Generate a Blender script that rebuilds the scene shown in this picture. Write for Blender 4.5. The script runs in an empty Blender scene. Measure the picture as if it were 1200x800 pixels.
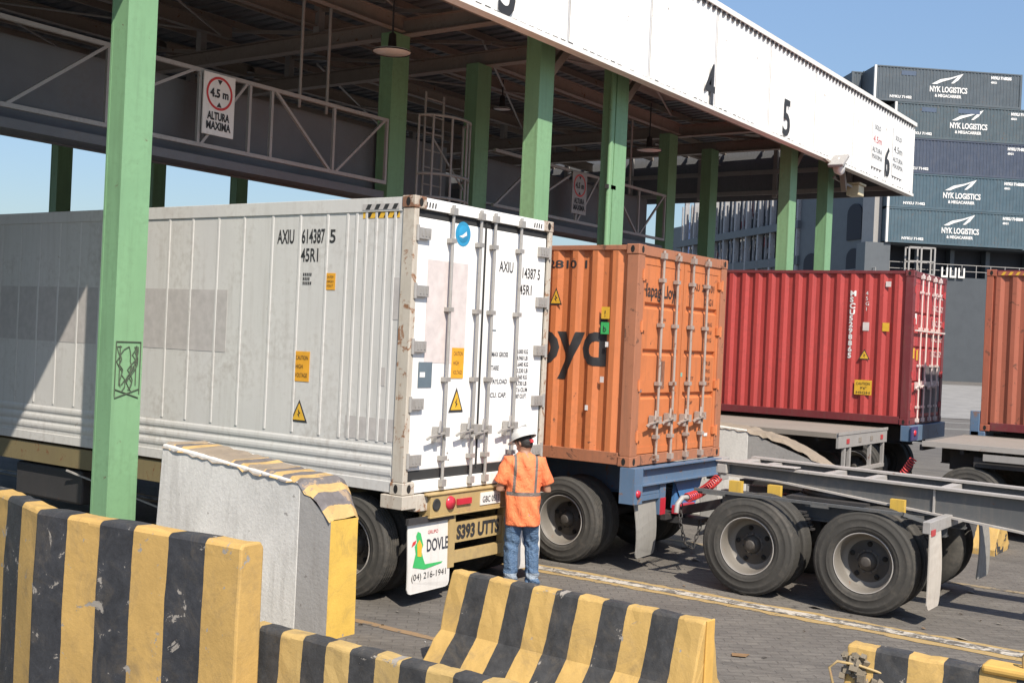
import bpy, bmesh, math, random
from mathutils import Vector, Matrix
random.seed(7)
R = math.radians
SC = bpy.context.scene
COL = SC.collection
CAMH = 2.65
# ---------------------------------------------------------------- camera
F_PX = 1367.88; YAW, PITCH, ROLL = 0.6118253, -0.0014614, 0.0451936
def cam_axes():
    f = Vector((math.cos(PITCH)*math.cos(YAW), math.cos(PITCH)*math.sin(YAW), math.sin(PITCH)))
    r = Vector((math.sin(YAW), -math.cos(YAW), 0)); u = r.cross(f)
    c, s = math.cos(ROLL), math.sin(ROLL)
    return c*r + s*u, -s*r + c*u, f
rx, ux, fx = cam_axes()
cd = bpy.data.cameras.new('camera'); cam = bpy.data.objects.new('camera', cd); COL.objects.link(cam)
m = Matrix((rx, ux, -fx)).transposed().to_4x4(); m.translation = (0, 0, CAMH)
cam.matrix_world = m
cd.sensor_width = 36; cd.lens = 36*F_PX/1200; cd.clip_end = 3000; cd.clip_start = 0.05
SC.camera = cam
# ---------------------------------------------------------------- light
SUN_TO = Vector((-0.618, -1.0, 1.357)).normalized()
w = bpy.data.worlds.new('World'); SC.world = w; w.use_nodes = True
nt = w.node_tree; bgn = nt.nodes['Background']
sky = nt.nodes.new('ShaderNodeTexSky'); sky.sky_type = 'NISHITA'; sky.sun_disc = False
sky.sun_elevation = math.asin(SUN_TO.z); sky.sun_rotation = math.atan2(SUN_TO.x, SUN_TO.y)
sky.air_density = 1.0; sky.dust_density = 0.7; sky.ozone_density = 2.2
tc = nt.nodes.new('ShaderNodeTexCoord'); sp = nt.nodes.new('ShaderNodeSeparateXYZ'); nt.links.new(tc.outputs['Generated'], sp.inputs[0])
mr = nt.nodes.new('ShaderNodeMapRange'); mr.inputs[1].default_value = 0.0; mr.inputs[2].default_value = 0.40; mr.inputs[3].default_value = 0.44; mr.inputs[4].default_value = 1.0
nt.links.new(sp.outputs[2], mr.inputs[0])
vm = nt.nodes.new('ShaderNodeVectorMath'); vm.operation = 'SCALE'; nt.links.new(sky.outputs[0], vm.inputs[0]); nt.links.new(mr.outputs[0], vm.inputs['Scale'])
nt.links.new(vm.outputs[0], bgn.inputs[0]); bgn.inputs[1].default_value = 0.13
sl = bpy.data.lights.new('sun', 'SUN'); sl.energy = 4.6; sl.angle = R(0.55); sl.color = (1.0, 0.92, 0.80)
sun = bpy.data.objects.new('sun', sl); COL.objects.link(sun)
sun.rotation_euler = (-SUN_TO).to_track_quat('-Z', 'Y').to_euler()
SC.view_settings.view_transform = 'Standard'; SC.view_settings.look = 'None'
SC.view_settings.exposure = 0.58; SC.view_settings.gamma = 1.0

# ---------------------------------------------------------------- helpers
def tag(o, label=None, cat=None, group=None, kind=None):
    if label: o['label'] = label
    if cat: o['category'] = cat
    if group: o['group'] = group
    if kind: o['kind'] = kind
    return o
def empty(name, loc=(0, 0, 0), rz=0, label=None, cat=None, group=None, kind=None):
    o = bpy.data.objects.new(name, None); COL.objects.link(o); o.location = loc; o.rotation_euler = (0, 0, rz)
    o.empty_display_size = .2
    return tag(o, label, cat, group, kind)
class MB:
    """collects shapes with material slots and links them as one mesh object"""
    def __init__(s): s.v = []; s.f = []; s.mi = []; s.sm = []
    def add(s, vs, fs, mi=0, smooth=False):
        b = len(s.v); s.v += [tuple(v) for v in vs]
        for f in fs: s.f.append([i+b for i in f]); s.mi.append(mi); s.sm.append(smooth)
        return s
    def box(s, a, b, mi=0, M=None):
        (x0, y0, z0), (x1, y1, z1) = a, b
        if x0 > x1: x0, x1 = x1, x0
        if y0 > y1: y0, y1 = y1, y0
        if z0 > z1: z0, z1 = z1, z0
        vs = [Vector(p) for p in ((x0,y0,z0),(x1,y0,z0),(x1,y1,z0),(x0,y1,z0),(x0,y0,z1),(x1,y0,z1),(x1,y1,z1),(x0,y1,z1))]
        if M is not None: vs = [M @ v for v in vs]
        return s.add(vs, [(0,3,2,1),(4,5,6,7),(0,1,5,4),(1,2,6,5),(2,3,7,6),(3,0,4,7)], mi)
    def bar(s, p, q, w=.05, h=None, up=(0,0,1), mi=0):
        p, q = Vector(p), Vector(q); d = (q-p); L = d.length; d.normalize(); h = h or w
        up = Vector(up)
        if abs(d.dot(up)) > .98: up = Vector((1, 0, 0))
        sx = d.cross(up).normalized(); sz = sx.cross(d).normalized()
        M = Matrix((sx, d, sz)).transposed().to_4x4(); M.translation = p
        return s.box((-w/2, 0, -h/2), (w/2, L, h/2), mi, M)
    def tube(s, pts, r=.02, n=8, mi=0, cap=True, closed=False):
        pts = [Vector(p) for p in pts]; N = len(pts); rs = r if isinstance(r, (list, tuple)) else [r]*N
        prev = None; rings = []
        for i, p in enumerate(pts):
            if closed: d = pts[(i+1) % N]-pts[i-1]
            else: d = pts[min(i+1, N-1)]-pts[max(i-1, 0)]
            if d.length < 1e-9: d = Vector((0, 0, 1))
            d.normalize()
            if prev is None:
                a = Vector((0, 0, 1)) if abs(d.z) < .9 else Vector((1, 0, 0))
                a = (a - d*a.dot(d)).normalized()
            else:
                a = prev - d*prev.dot(d); a.normalize()
            prev = a; b = d.cross(a)
            rings.append([p + (a*math.cos(t)+b*math.sin(t))*rs[i] for t in [2*math.pi*k/n for k in range(n)]])
        vs = [v for g in rings for v in g]; fs = []
        M_ = N if closed else N-1
        for i in range(M_):
            j = (i+1) % N
            for k in range(n): fs.append((i*n+k, i*n+(k+1) % n, j*n+(k+1) % n, j*n+k))
        s.add(vs, fs, mi, True)
        if cap and not closed:
            s.add(rings[0], [tuple(reversed(range(n)))], mi); s.add(rings[-1], [tuple(range(n))], mi)
        return s
    def lathe(s, prof, c=(0,0,0), axis='X', n=40, mi=0, smooth=True):
        """prof: list of (along, radius)"""
        c = Vector(c); vs = []; fs = []; K = len(prof)
        for a, r in prof:
            for k in range(n):
                t = 2*math.pi*k/n
                if axis == 'X': vs.append(c+Vector((a, r*math.cos(t), r*math.sin(t))))
                elif axis == 'Y': vs.append(c+Vector((r*math.cos(t), a, r*math.sin(t))))
                else: vs.append(c+Vector((r*math.cos(t), r*math.sin(t), a)))
        for i in range(K-1):
            for k in range(n): fs.append((i*n+k, i*n+(k+1) % n, (i+1)*n+(k+1) % n, (i+1)*n+k))
        return s.add(vs, fs, mi, smooth)
    def prism(s, poly, axis, a, b, mi=0):
        """poly of 2d points in the plane normal to axis, extruded a..b"""
        def P(p, t):
            return {'X': (t, p[0], p[1]), 'Y': (p[0], t, p[1]), 'Z': (p[0], p[1], t)}[axis]
        n = len(poly); vs = [P(p, a) for p in poly]+[P(p, b) for p in poly]
        fs = [tuple(range(n))[::-1], tuple(range(n, 2*n))]+[(i, (i+1) % n, n+(i+1) % n, n+i) for i in range(n)]
        return s.add(vs, fs, mi)
    def build(s, name, mat, parent=None, bevel=0, fix=True, sub=0):
        me = bpy.data.meshes.new(name); me.from_pydata(s.v, [], s.f)
        mats = mat if isinstance(mat, (list, tuple)) else [mat]
        for mt in mats: me.materials.append(mt)
        me.polygons.foreach_set('material_index', s.mi); me.polygons.foreach_set('use_smooth', s.sm)
        me.update()
        if fix:
            bm = bmesh.new(); bm.from_mesh(me); bmesh.ops.recalc_face_normals(bm, faces=bm.faces); bm.to_mesh(me); bm.free()
        o = bpy.data.objects.new(name, me); COL.objects.link(o)
        if parent: o.parent = parent
        if bevel:
            b = o.modifiers.new('bevel', 'BEVEL'); b.width = bevel; b.segments = 2; b.limit_method = 'ANGLE'; b.angle_limit = R(40)
        return o
def text_mesh(txt, size, bold=0.0, spacing=1.0, line=1.0, align='LEFT', ext=0.0):
    cu = bpy.data.curves.new('t', 'FONT'); cu.body = txt; cu.size = size; cu.offset = bold; cu.space_character = spacing
    cu.space_line = line; cu.align_x = align; cu.extrude = ext; cu.resolution_u = 3
    ob = bpy.data.objects.new('t', cu); COL.objects.link(ob)
    dg = bpy.context.evaluated_depsgraph_get(); me = bpy.data.meshes.new_from_object(ob.evaluated_get(dg))
    bpy.data.objects.remove(ob); return me
def text(name, txt, size, mat, parent, o, ex, ey, bold=0.0, sx=1.0, spacing=1.0, line=1.0, align='LEFT', off=.004, fit=None, warp=None, depth=None):
    """flat lettering on a face: o = lower left, ex/ey = reading and up directions (parent space)"""
    me = text_mesh(txt, size, bold, spacing, line, align)
    xs = [v.co.x for v in me.vertices]
    if fit and xs: sx = fit/(max(xs)-min(xs))
    ex, ey, o = Vector(ex), Vector(ey), Vector(o); n = ex.cross(ey)
    if warp:
        bm = bmesh.new(); bm.from_mesh(me); bmesh.ops.triangulate(bm, faces=bm.faces)
        x0, x1 = min(xs)*sx, max(xs)*sx
        for c in warp(o, ex, x0, x1):
            bmesh.ops.bisect_plane(bm, geom=bm.verts[:]+bm.edges[:]+bm.faces[:], plane_co=(c/sx, 0, 0), plane_no=(1, 0, 0), dist=1e-5)
        bm.to_mesh(me); bm.free()
    for v in me.vertices:
        p = o + ex*(v.co.x*sx) + ey*v.co.y + n*off
        if warp: p = p + n*(depth or CORR)(p.y)
        v.co = p
    me.materials.clear(); me.materials.append(mat)
    me.name = name
    ob = bpy.data.objects.new(name, me); COL.objects.link(ob); ob.parent = parent
    return ob
# corrugation of a steel container side: depth (<=0) below the outer face as a function of y
CP = .278
def CORR(y, p=CP, d=.036):
    t = (y/p) % 1.0
    k = [(0, 0), (.26, 0), (.5, -1), (.76, -1), (1.0, 0)]
    for (a, va), (b, vb) in zip(k, k[1:]):
        if a <= t <= b: return d*(va+(vb-va)*(t-a)/(b-a))
    return 0
def corr_breaks(y0, y1, p=CP):
    out = []; i = math.floor(y0/p)-1
    while i*p < y1:
        for t in (0, .26, .5, .76):
            y = (i+t)*p
            if y0 < y < y1: out.append(y)
        i += 1
    return sorted(out)
def side_warp(o, ex, x0, x1):           # text runs along -Y: local x c  ->  y = o.y - c
    ys = corr_breaks(o.y-x1, o.y-x0); return [o.y-y for y in ys]

RIBS = [.255, .37, .50, .63, .76, .885, 1.16, 1.55, 1.96, 2.4, 2.81, 3.24, 3.64]+[4.06+.42*k for k in range(19)]
def rib_depth(y):                       # height of the reefer's flat side and its thin ribs
    for r in RIBS:
        d = abs(y-r)
        if d < .012: return -.0095
        if d < .022: return -.0095-.008*(d-.012)/.010
    return -.0175
def rib_warp(o, ex, x0, x1):
    return [o.y-y for r in RIBS for y in (r-.022, r-.012, r+.012, r+.022) if o.y-x1 < y < o.y-x0]

# ---------------------------------------------------------------- materials
def newmat(name):
    mt = bpy.data.materials.new(name); mt.use_nodes = True; t = mt.node_tree
    return mt, t, t.nodes['Principled BSDF']
class N:
    def __init__(s, t): s.t = t
    def n(s, typ, **kw):
        x = s.t.nodes.new(typ)
        for k, v in kw.items(): setattr(x, k, v)
        return x
    def link(s, a, b): s.t.links.new(a, b)
    def coord(s, scale=(1,1,1), out='Object', loc=(0,0,0)):
        c = s.n('ShaderNodeTexCoord'); mp = s.n('ShaderNodeMapping'); mp.inputs['Scale'].default_value = scale; mp.inputs['Location'].default_value = loc
        s.link(c.outputs[out], mp.inputs[0]); return mp.outputs[0]
    def noise(s, vec, scale=5, detail=4, rough=.6, dist=0):
        x = s.n('ShaderNodeTexNoise'); x.inputs['Scale'].default_value = scale; x.inputs['Detail'].default_value = detail
        x.inputs['Roughness'].default_value = rough; x.inputs['Distortion'].default_value = dist; s.link(vec, x.inputs['Vector']); return x.outputs['Fac']
    def ramp(s, fac, a, b, va=0, vb=1):
        x = s.n('ShaderNodeMapRange'); x.inputs[1].default_value = a; x.inputs[2].default_value = b; x.inputs[3].default_value = va; x.inputs[4].default_value = vb
        x.clamp = True; s.link(fac, x.inputs[0]); return x.outputs[0]
    def mix(s, fac, a, b, blend='MIX'):
        x = s.n('ShaderNodeMix', data_type='RGBA', blend_type=blend)
        for i, v in ((0, fac), (6, a), (7, b)):
            if hasattr(v, 'is_linked') or hasattr(v, 'links'): s.link(v, x.inputs[i])
            elif i == 0: x.inputs[0].default_value = v
            else: x.inputs[i].default_value = (*v[:3], 1)
        return x.outputs[2]
    def math(s, op, a, b=None, c=None):
        x = s.n('ShaderNodeMath', operation=op)
        for i, v in enumerate((a, b, c)):
            if v is None: continue
            if hasattr(v, 'links'): s.link(v, x.inputs[i])
            else: x.inputs[i].default_value = v
        return x.outputs[0]
    def sep(s, vec):
        x = s.n('ShaderNodeSeparateXYZ'); s.link(vec, x.inputs[0]); return x.outputs
    def bump(s, h, strength, dist, bsdf):
        x = s.n('ShaderNodeBump'); x.inputs['Strength'].default_value = strength; x.inputs['Distance'].default_value = dist
        s.link(h, x.inputs['Height']); s.link(x.outputs[0], bsdf.inputs['Normal'])
def paint(name, col, rough=.5, dirt=.35, dirtcol=(.12,.10,.08), rust=0.0, rustcol=(.16,.06,.025), streak=.3, metal=0, bump=.15, var=.12):
    mt, t, b = newmat(name); n = N(t)
    v = n.coord(); big = n.noise(v, 1.3, 5, .6, .4); fine = n.noise(v, 14, 6, .65)
    st = n.noise(n.coord((7, 7, .45)), 2.2, 5, .65)
    c = n.mix(n.ramp(big, .3, .7), [x*(1-var) for x in col], [min(1, x*(1+var*.6)) for x in col])
    d = n.math('MULTIPLY', n.ramp(st, .50, .78), streak); c = n.mix(d, c, dirtcol)
    d2 = n.math('MULTIPLY', n.ramp(n.math('MULTIPLY', big, fine), .26, .5), dirt); c = n.mix(d2, c, dirtcol)
    if rust > 0:
        rm = n.noise(v, 6, 8, .72, .6); m1 = n.ramp(rm, .69-rust*.34, .73-rust*.32); c = n.mix(m1, c, rustcol)
        n.link(n.math('ADD', n.math('MULTIPLY', m1, .35), rough), b.inputs['Roughness'])
    else: n.link(n.math('ADD', n.math('MULTIPLY', fine, .2), rough-.1), b.inputs['Roughness'])
    n.link(c, b.inputs['Base Color']); b.inputs['Metallic'].default_value = metal
    n.bump(n.math('ADD', n.math('MULTIPLY', big, .6), n.math('MULTIPLY', fine, .4)), bump, .02, b)
    return mt
def flat(name, col, rough=.6, metal=0, emit=0):
    mt, t, b = newmat(name); n = N(t)
    f = n.noise(n.coord(), 9, 5, .6)
    n.link(n.mix(n.ramp(f, .35, .75), [x*.86 for x in col], [min(1, x*1.06) for x in col]), b.inputs['Base Color'])
    b.inputs['Roughness'].default_value = rough; b.inputs['Metallic'].default_value = metal
    return mt
def striped(name, width, phase=0, yellow=(.49,.315,.10), black=(.026,.026,.027), chips=.5, wob=.012, axis=1, slant=0.0, concrete=(.30,.27,.235), drips=True, zband=None):
    mt, t, b = newmat(name); n = N(t)
    v = n.coord(); xyz = n.sep(v); wob_n = n.noise(n.coord((1, 1, 1)), 5, 4, .6)
    y = n.math('ADD', xyz[axis], n.math('MULTIPLY', n.math('SUBTRACT', wob_n, .5), wob*4))
    y = n.math('ADD', y, n.math('MULTIPLY', xyz[2], slant))
    q = n.math('FRACT', n.math('DIVIDE', n.math('ADD', y, phase+100*width), width*2))
    st = n.math('GREATER_THAN', q, .5)
    big = n.noise(v, 2.2, 6, .65, .3); fine = n.noise(v, 22, 6, .7); mid = n.noise(v, 7, 6, .7, .5)
    ye = n.mix(n.ramp(big, .3, .7), [x*.82 for x in yellow], [min(1, x*1.1) for x in yellow])
    bl = n.mix(n.ramp(mid, .35, .8), black, [x*1.9+.012 for x in black])
    c = n.mix(st, ye, bl)
    # grime rubbed on the paint, flaked-off paint down to the concrete, thin scratches
    c = n.mix(n.math('MULTIPLY', n.ramp(n.noise(v, 3.4, 8, .75, 1.0), .5, .72), .45), c, (.13, .105, .075))
    ch = n.math('GREATER_THAN', n.math('ADD', mid, n.math('MULTIPLY', fine, .25)), .83-.07*chips)
    c = n.mix(ch, c, concrete)
    pt = n.noise(n.coord((1, 1, .8)), 2.4, 8, .72, .9); pk = n.ramp(pt, .70-.025*chips, .708-.025*chips); c = n.mix(pk, c, [x*.95 for x in concrete]); ch = n.math('MAXIMUM', ch, pk)
    sc = n.noise(n.coord((2, 14, 2)), 7, 5, .7, 2.0); c = n.mix(n.math('MULTIPLY', n.ramp(sc, .66, .7), .35), c, concrete)
    n.link(c, b.inputs['Base Color']); n.link(n.ramp(fine, .3, .7, .6, .9), b.inputs['Roughness'])
    h = n.math('SUBTRACT', n.math('ADD', n.math('MULTIPLY', big, .5), n.math('MULTIPLY', fine, .3)), n.math('MULTIPLY', ch, .25))
    n.bump(h, .5, .02, b)
    return mt
def concrete(name, col=(.40,.38,.35), stain=.4):
    mt, t, b = newmat(name); n = N(t); v = n.coord()
    big = n.noise(v, 1.1, 6, .65, .3); fine = n.noise(v, 30, 6, .7); st = n.noise(n.coord((5, 5, .6)), 2, 5, .7)
    c = n.mix(n.ramp(big, .3, .7), [x*.78 for x in col], [x*1.1 for x in col])
    c = n.mix(n.math('MULTIPLY', n.ramp(st, .5, .75), stain), c, (.15,.13,.11))
    c = n.mix(n.ramp(n.noise(v, 16, 3, .5), .70, .74, 0, .6), c, (.12,.10,.09))
    c = n.mix(n.ramp(fine, .3, .8, 0, .25), c, (.2,.18,.16))
    n.link(c, b.inputs['Base Color']); b.inputs['Roughness'].default_value = .88
    n.bump(n.math('ADD', n.math('MULTIPLY', big, .5), n.math('MULTIPLY', fine, .5)), .45, .02, b)
    return mt

M = {}
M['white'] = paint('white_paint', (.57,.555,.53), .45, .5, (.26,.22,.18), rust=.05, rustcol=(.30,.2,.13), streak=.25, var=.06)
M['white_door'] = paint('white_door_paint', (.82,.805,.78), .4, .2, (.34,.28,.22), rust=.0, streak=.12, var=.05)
M['white_rust'] = paint('worn_white_steel', (.50,.45,.38), .55, .6, (.26,.18,.12), rust=.42, rustcol=(.25,.13,.07), streak=.5)
M['white_rusty'] = paint('rusted_white_steel', (.46,.40,.33), .6, .7, (.22,.15,.10), rust=.62, rustcol=(.20,.10,.06), streak=.6)
M['zinc'] = paint('zinc_steel', (.40,.38,.355), .45, .5, (.2,.16,.12), rust=.1, streak=.2, metal=.35)
M['rubber'] = flat('black_rubber', (.028,.028,.028), .8)
M['orange'] = paint('orange_container_paint', (.56,.18,.065), .5, .4, (.2,.09,.05), rust=.16, rustcol=(.13,.06,.035), streak=.4)
M['orange_post'] = paint('faded_orange_steel', (.37,.15,.08), .6, .6, (.18,.1,.065), rust=.3, rustcol=(.14,.065,.04), streak=.5)
M['red'] = paint('red_container_paint', (.43,.056,.05), .45, .4, (.12,.03,.03), rust=.08, rustcol=(.12,.04,.03), streak=.4)
M['red_dark'] = paint('dark_red_steel', (.17,.03,.035), .5, .4, rust=.2)
M['red_door'] = paint('red_door_paint', (.42,.045,.05), .5, .4, (.45,.25,.22), rust=.15, rustcol=(.5,.36,.33), streak=.3)
M['rustred'] = paint('rusty_red_container_paint', (.36,.105,.06), .55, .4, (.16,.07,.045), rust=.25, rustcol=(.15,.06,.04), streak=.4)
M['green'] = paint('green_column_paint', (.185,.345,.185), .55, .4, (.09,.15,.08), rust=.10, rustcol=(.12,.10,.06), streak=.35, var=.1)
M['green_dark'] = paint('dark_green_column_paint', (.06,.14,.06), .6, .35, (.05,.06,.04), streak=.3)
M['fascia'] = paint('white_cladding', (.76,.755,.735), .5, .4, (.40,.36,.31), rust=.03, rustcol=(.25,.2,.16), streak=.4, var=.04)
M['trim'] = paint('white_trim', (.74,.72,.68), .5, .35, (.3,.27,.22), streak=.2)
M['roofsteel'] = paint('brown_primer_steel', (.27,.225,.19), .65, .5, (.08,.07,.065), rust=.2, streak=.2)
M['roofsheet'] = paint('dark_roof_sheet', (.16,.165,.175), .6, .5, (.06,.06,.06), streak=.2)
M['steelgrey'] = paint('light_grey_steel', (.33,.315,.30), .5, .5, (.13,.11,.09), rust=.12, streak=.2)
M['darkpanel'] = paint('dark_walkway_panel', (.13,.135,.145), .6, .4, streak=.2)
M['yellow_paint'] = paint('yellow_paint', (.42,.30,.13), .55, .6, (.22,.16,.10), rust=.25, rustcol=(.35,.22,.12), streak=.4)
M['olive'] = paint('olive_chassis_paint', (.20,.16,.08), .6, .6, (.14,.1,.06), rust=.3, streak=.4)
M['blue_chassis'] = paint('blue_chassis_paint', (.10,.165,.26), .5, .6, (.2,.18,.17), rust=.3, rustcol=(.2,.13,.11), streak=.4)
M['grey_chassis'] = paint('grey_chassis_paint', (.095,.098,.10), .5, .45, (.2,.17,.14), rust=.12, streak=.3)
M['rail_top'] = paint('worn_bare_flange', (.38,.355,.33), .55, .5, (.18,.15,.12), rust=.2, streak=.1)
M['deck'] = paint('bleached_deck', (.25,.22,.19), .8, .6, (.16,.13,.11), rust=.1, streak=.1)
M['dark_steel'] = paint('dark_greasy_steel', (.04,.038,.038), .6, .5, (.09,.07,.055), rust=.1, streak=.2)
M['tyre'] = paint('tyre_rubber', (.048,.045,.040), .85, .8, (.12,.105,.088), streak=0, bump=.3)
M['rim'] = paint('dusty_rim_paint', (.165,.15,.13), .55, .6, (.17,.14,.11), rust=.15, streak=0)
M['rim_dark'] = paint('greasy_rim_disc', (.065,.057,.05), .6, .5, (.05,.04,.035), rust=.1, streak=0)
M['flap'] = paint('grey_mudflap', (.26,.25,.23), .8, .5, (.12,.11,.1), streak=.4)
M['flap_white'] = paint('white_mudflap', (.66,.63,.59), .7, .3, (.3,.26,.22), streak=.3)
M['flap_beige'] = paint('beige_mudflap', (.46,.42,.37), .8, .4, (.25,.2,.16), streak=.3)
M['black'] = flat('black_lettering', (.03,.03,.032), .6)
M['darkblue_txt'] = flat('dark_blue_lettering', (.035,.04,.055), .6)
M['whitetxt'] = flat('white_lettering', (.75,.74,.72), .6)
M['redtxt'] = flat('red_marking', (.55,.04,.04), .5)
M['greentxt'] = flat('green_marking', (.05,.42,.12), .5)
M['yellowlab'] = flat('yellow_label', (.72,.42,.04), .5)
M['yelloworange'] = flat('orange_label', (.75,.36,.03), .5)
M['bluelab'] = flat('blue_label', (.03,.28,.5), .4)
M['greylab'] = flat('grey_label', (.13,.17,.2), .5)
M['patch'] = flat('repair_patch_paint', (.47,.44,.42), .5)
M['patchpink'] = flat('pinkish_patch_paint', (.66,.585,.56), .45)
M['hole'] = flat('casting_hole', (.012,.011,.01), .9)
M['coil'] = flat('red_coiled_hose', (.60,.05,.05), .35)
M['lens_red'] = flat('red_lamp_lens', (.5,.03,.05), .25)
M['teal'] = paint('slate_blue_container_paint', (.085,.128,.158), .5, .3, (.06,.07,.07), rust=.05, streak=.3)
M['teal2'] = paint('darker_slate_blue_container_paint', (.065,.095,.15), .5, .3, (.06,.06,.07), rust=.05, streak=.3)
M['hull'] = paint('ship_hull_paint', (.062,.070,.079), .5, .3, (.05,.05,.05), streak=.3)
M['hull2'] = paint('ship_superstructure_paint', (.098,.108,.118), .5, .3, (.06,.06,.06), streak=.3)
M['shipgrey'] = paint('grey_rack_paint', (.34,.34,.345), .6, .6, (.1,.08,.07), rust=.3, streak=.5)
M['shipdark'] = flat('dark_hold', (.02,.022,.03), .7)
M['line'] = None
# ================================================================ ground
def ground_mat():
    mt, t, b = newmat('block_paving'); n = N(t); v = n.coord()
    br = n.n('ShaderNodeTexBrick'); br.inputs['Scale'].default_value = 1.0; br.inputs['Brick Width'].default_value = .20; br.inputs['Row Height'].default_value = .10
    br.inputs['Mortar Size'].default_value = .008; br.inputs['Mortar Smooth'].default_value = .4; br.inputs['Bias'].default_value = .0
    mp = n.n('ShaderNodeMapping'); mp.inputs['Rotation'].default_value = (0, 0, R(52)); n.link(v, mp.inputs[0]); n.link(mp.outputs[0], br.inputs['Vector'])
    wv = n.noise(mp.outputs[0], 6, 3, .6)
    br.inputs['Color1'].default_value = (.112, .102, .090, 1); br.inputs['Color2'].default_value = (.150, .136, .119, 1); br.inputs['Mortar'].default_value = (.095, .086, .075, 1)
    mp2 = n.n('ShaderNodeMapping'); mp2.inputs['Scale'].default_value = (.5, 5.0, 1); n.link(mp.outputs[0], mp2.inputs[0])
    hs = n.noise(mp2.outputs[0], 3.2, 6, .7, .5)
    mp3 = n.n('ShaderNodeMapping'); mp3.inputs['Scale'].default_value = (1.2, 9.0, 1); n.link(mp.outputs[0], mp3.inputs[0])
    hs2 = n.noise(mp3.outputs[0], 5, 5, .7, .3)
    big = n.noise(v, .35, 6, .62, .6); mid = n.noise(v, 2.2, 6, .7, .4); fine = n.noise(v, 26, 5, .7); st = n.noise(n.coord((1.6, .16, 1)), 1.2, 5, .65, .5)
    c = n.mix(n.ramp(mid, .3, .75, 0, .55), br.outputs['Color'], (.175,.158,.136))
    c = n.mix(n.ramp(hs, .45, .60, 0, .6), c, (.095,.085,.076))
    c = n.mix(n.ramp(hs2, .55, .68, 0, .6), c, (.26,.235,.20))
    c = n.mix(n.ramp(big, .48, .62, 0, .45), c, (.09,.08,.072))
    c = n.mix(n.ramp(st, .50, .62, 0, .6), c, (.08,.072,.064))
    c = n.mix(n.ramp(n.noise(v, 1.4, 5, .7, 1.2), .64, .72, 0, .75), c, (.03,.028,.026))
    c = n.mix(n.ramp(fine, .62, .75, 0, .35), c, (.26,.235,.205))
    n.link(c, b.inputs['Base Color']); b.inputs['Roughness'].default_value = .82
    n.bump(n.math('ADD', n.math('MULTIPLY', br.outputs['Fac'], -.6), n.math('ADD', n.math('MULTIPLY', fine, .5), n.math('MULTIPLY', mid, .5))), .7, .02, b)
    return mt
def line_mat(name, col, wear):
    """worn road paint: alpha-free, paint mixed with the paving colour where rubbed off"""
    mt, t, b = newmat(name); n = N(t); v = n.coord()
    a = n.noise(v, 9, 8, .75, .6); e = n.noise(n.coord((2.5, .5, 1)), 3, 5, .7)
    k = n.ramp(n.math('ADD', n.math('MULTIPLY', a, .6), n.math('MULTIPLY', e, .4)), wear, wear+.06)
    c = n.mix(k, col, (.105,.095,.083)); c = n.mix(n.ramp(n.noise(v, 30, 4, .7), .5, .75, 0, .3), c, (.1,.09,.08))
    n.link(c, b.inputs['Base Color']); b.inputs['Roughness'].default_value = .8
    n.bump(a, .4, .01, b); return mt
GM = ground_mat()
def gz(x, y):       # the yard rises gently towards the quay
    d = (x*.83+y*.56); return 0 if d < 52 else min(.93, .93*(d-52)/30.0)
# terrain: near sheet + graded strip, one mesh
vs = []; fs = []
us = [-1500, -300, -60, 0, 20, 40, 52, 60, 70, 82, 120, 300, 1500]; ws = [-1500, -300, -80, -20, 0, 20, 80, 300, 1500]
ud = Vector((.83, .558, 0)); wd = Vector((.558, -.83, 0))
for a in us:
    for b_ in ws:
        p = ud*a+wd*b_; vs.append((p.x, p.y, gz(p.x, p.y) if a >= 52 else 0))
nb = len(ws)
for i in range(len(us)-1):
    for j in range(nb-1): fs.append((i*nb+j, i*nb+j+1, (i+1)*nb+j+1, (i+1)*nb+j))
g = MB().add(vs, fs).build('ground', GM); g['kind'] = 'structure'
def strip(name, pts, width, mat, z):
    """ragged painted band along a polyline"""
    vs = []; fs = []; n = 0
    for (p, q) in zip(pts, pts[1:]):
        p, q = Vector((*p, 0)), Vector((*q, 0)); L = (q-p).length; k = max(2, int(L/.12)); d = (q-p)/L; s = Vector((d.y, -d.x, 0))
        for i in range(k+1):
            c = p+d*(L*i/k); a = width/2*(1+random.uniform(-.14, .14)); bb = width/2*(1+random.uniform(-.14, .14))
            vs += [c-s*a, c+s*bb]
            if i: fs.append((n-2, n-1, n+1, n)) 
            n += 2
    vs = [(v[0], v[1], z) for v in vs]
    o = MB().add(vs, fs).build(name, mat); o['kind'] = 'structure'; return o
strip('lane_line', [(11.28, -14), (11.36, 2.2), (11.42, 5), (11.40, 13), (11.4, 30)], .40, line_mat('worn_yellow_line', (.36,.25,.105), .545), .004)
strip('lane_line', [(11.30, -14), (11.38, 2.2), (11.43, 5), (11.42, 8), (11.4, 30)], .19, line_mat('worn_white_line', (.46,.42,.36), .468), .008)
strip('lane_line', [(8.02, -10), (8.05, 7), (8.1, 12)], .10, line_mat('faded_yellow_line', (.24,.155,.08), .49), .004)
strip('lane_line', [(14.46, -8), (14.46, 3.5), (14.5, 12)], .12, line_mat('faded_yellow_line_far', (.26,.20,.12), .49), .004)
def gridline(name, dist, lat0, lat1, width, col, z):
    a = ud*dist+wd*lat0; b_ = ud*dist+wd*lat1
    return strip(name, [(a.x, a.y), (b_.x, b_.y)], width, line_mat(name+'_paint', col, .62), z)
for d_, wdt, cc in ((37, .5, (.22,.21,.19)), (45, .8, (.20,.19,.17)), (49.5, .35, (.28,.27,.25))):
    gridline('quay_road_line', d_, 4, 60, wdt, cc, .006)
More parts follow.
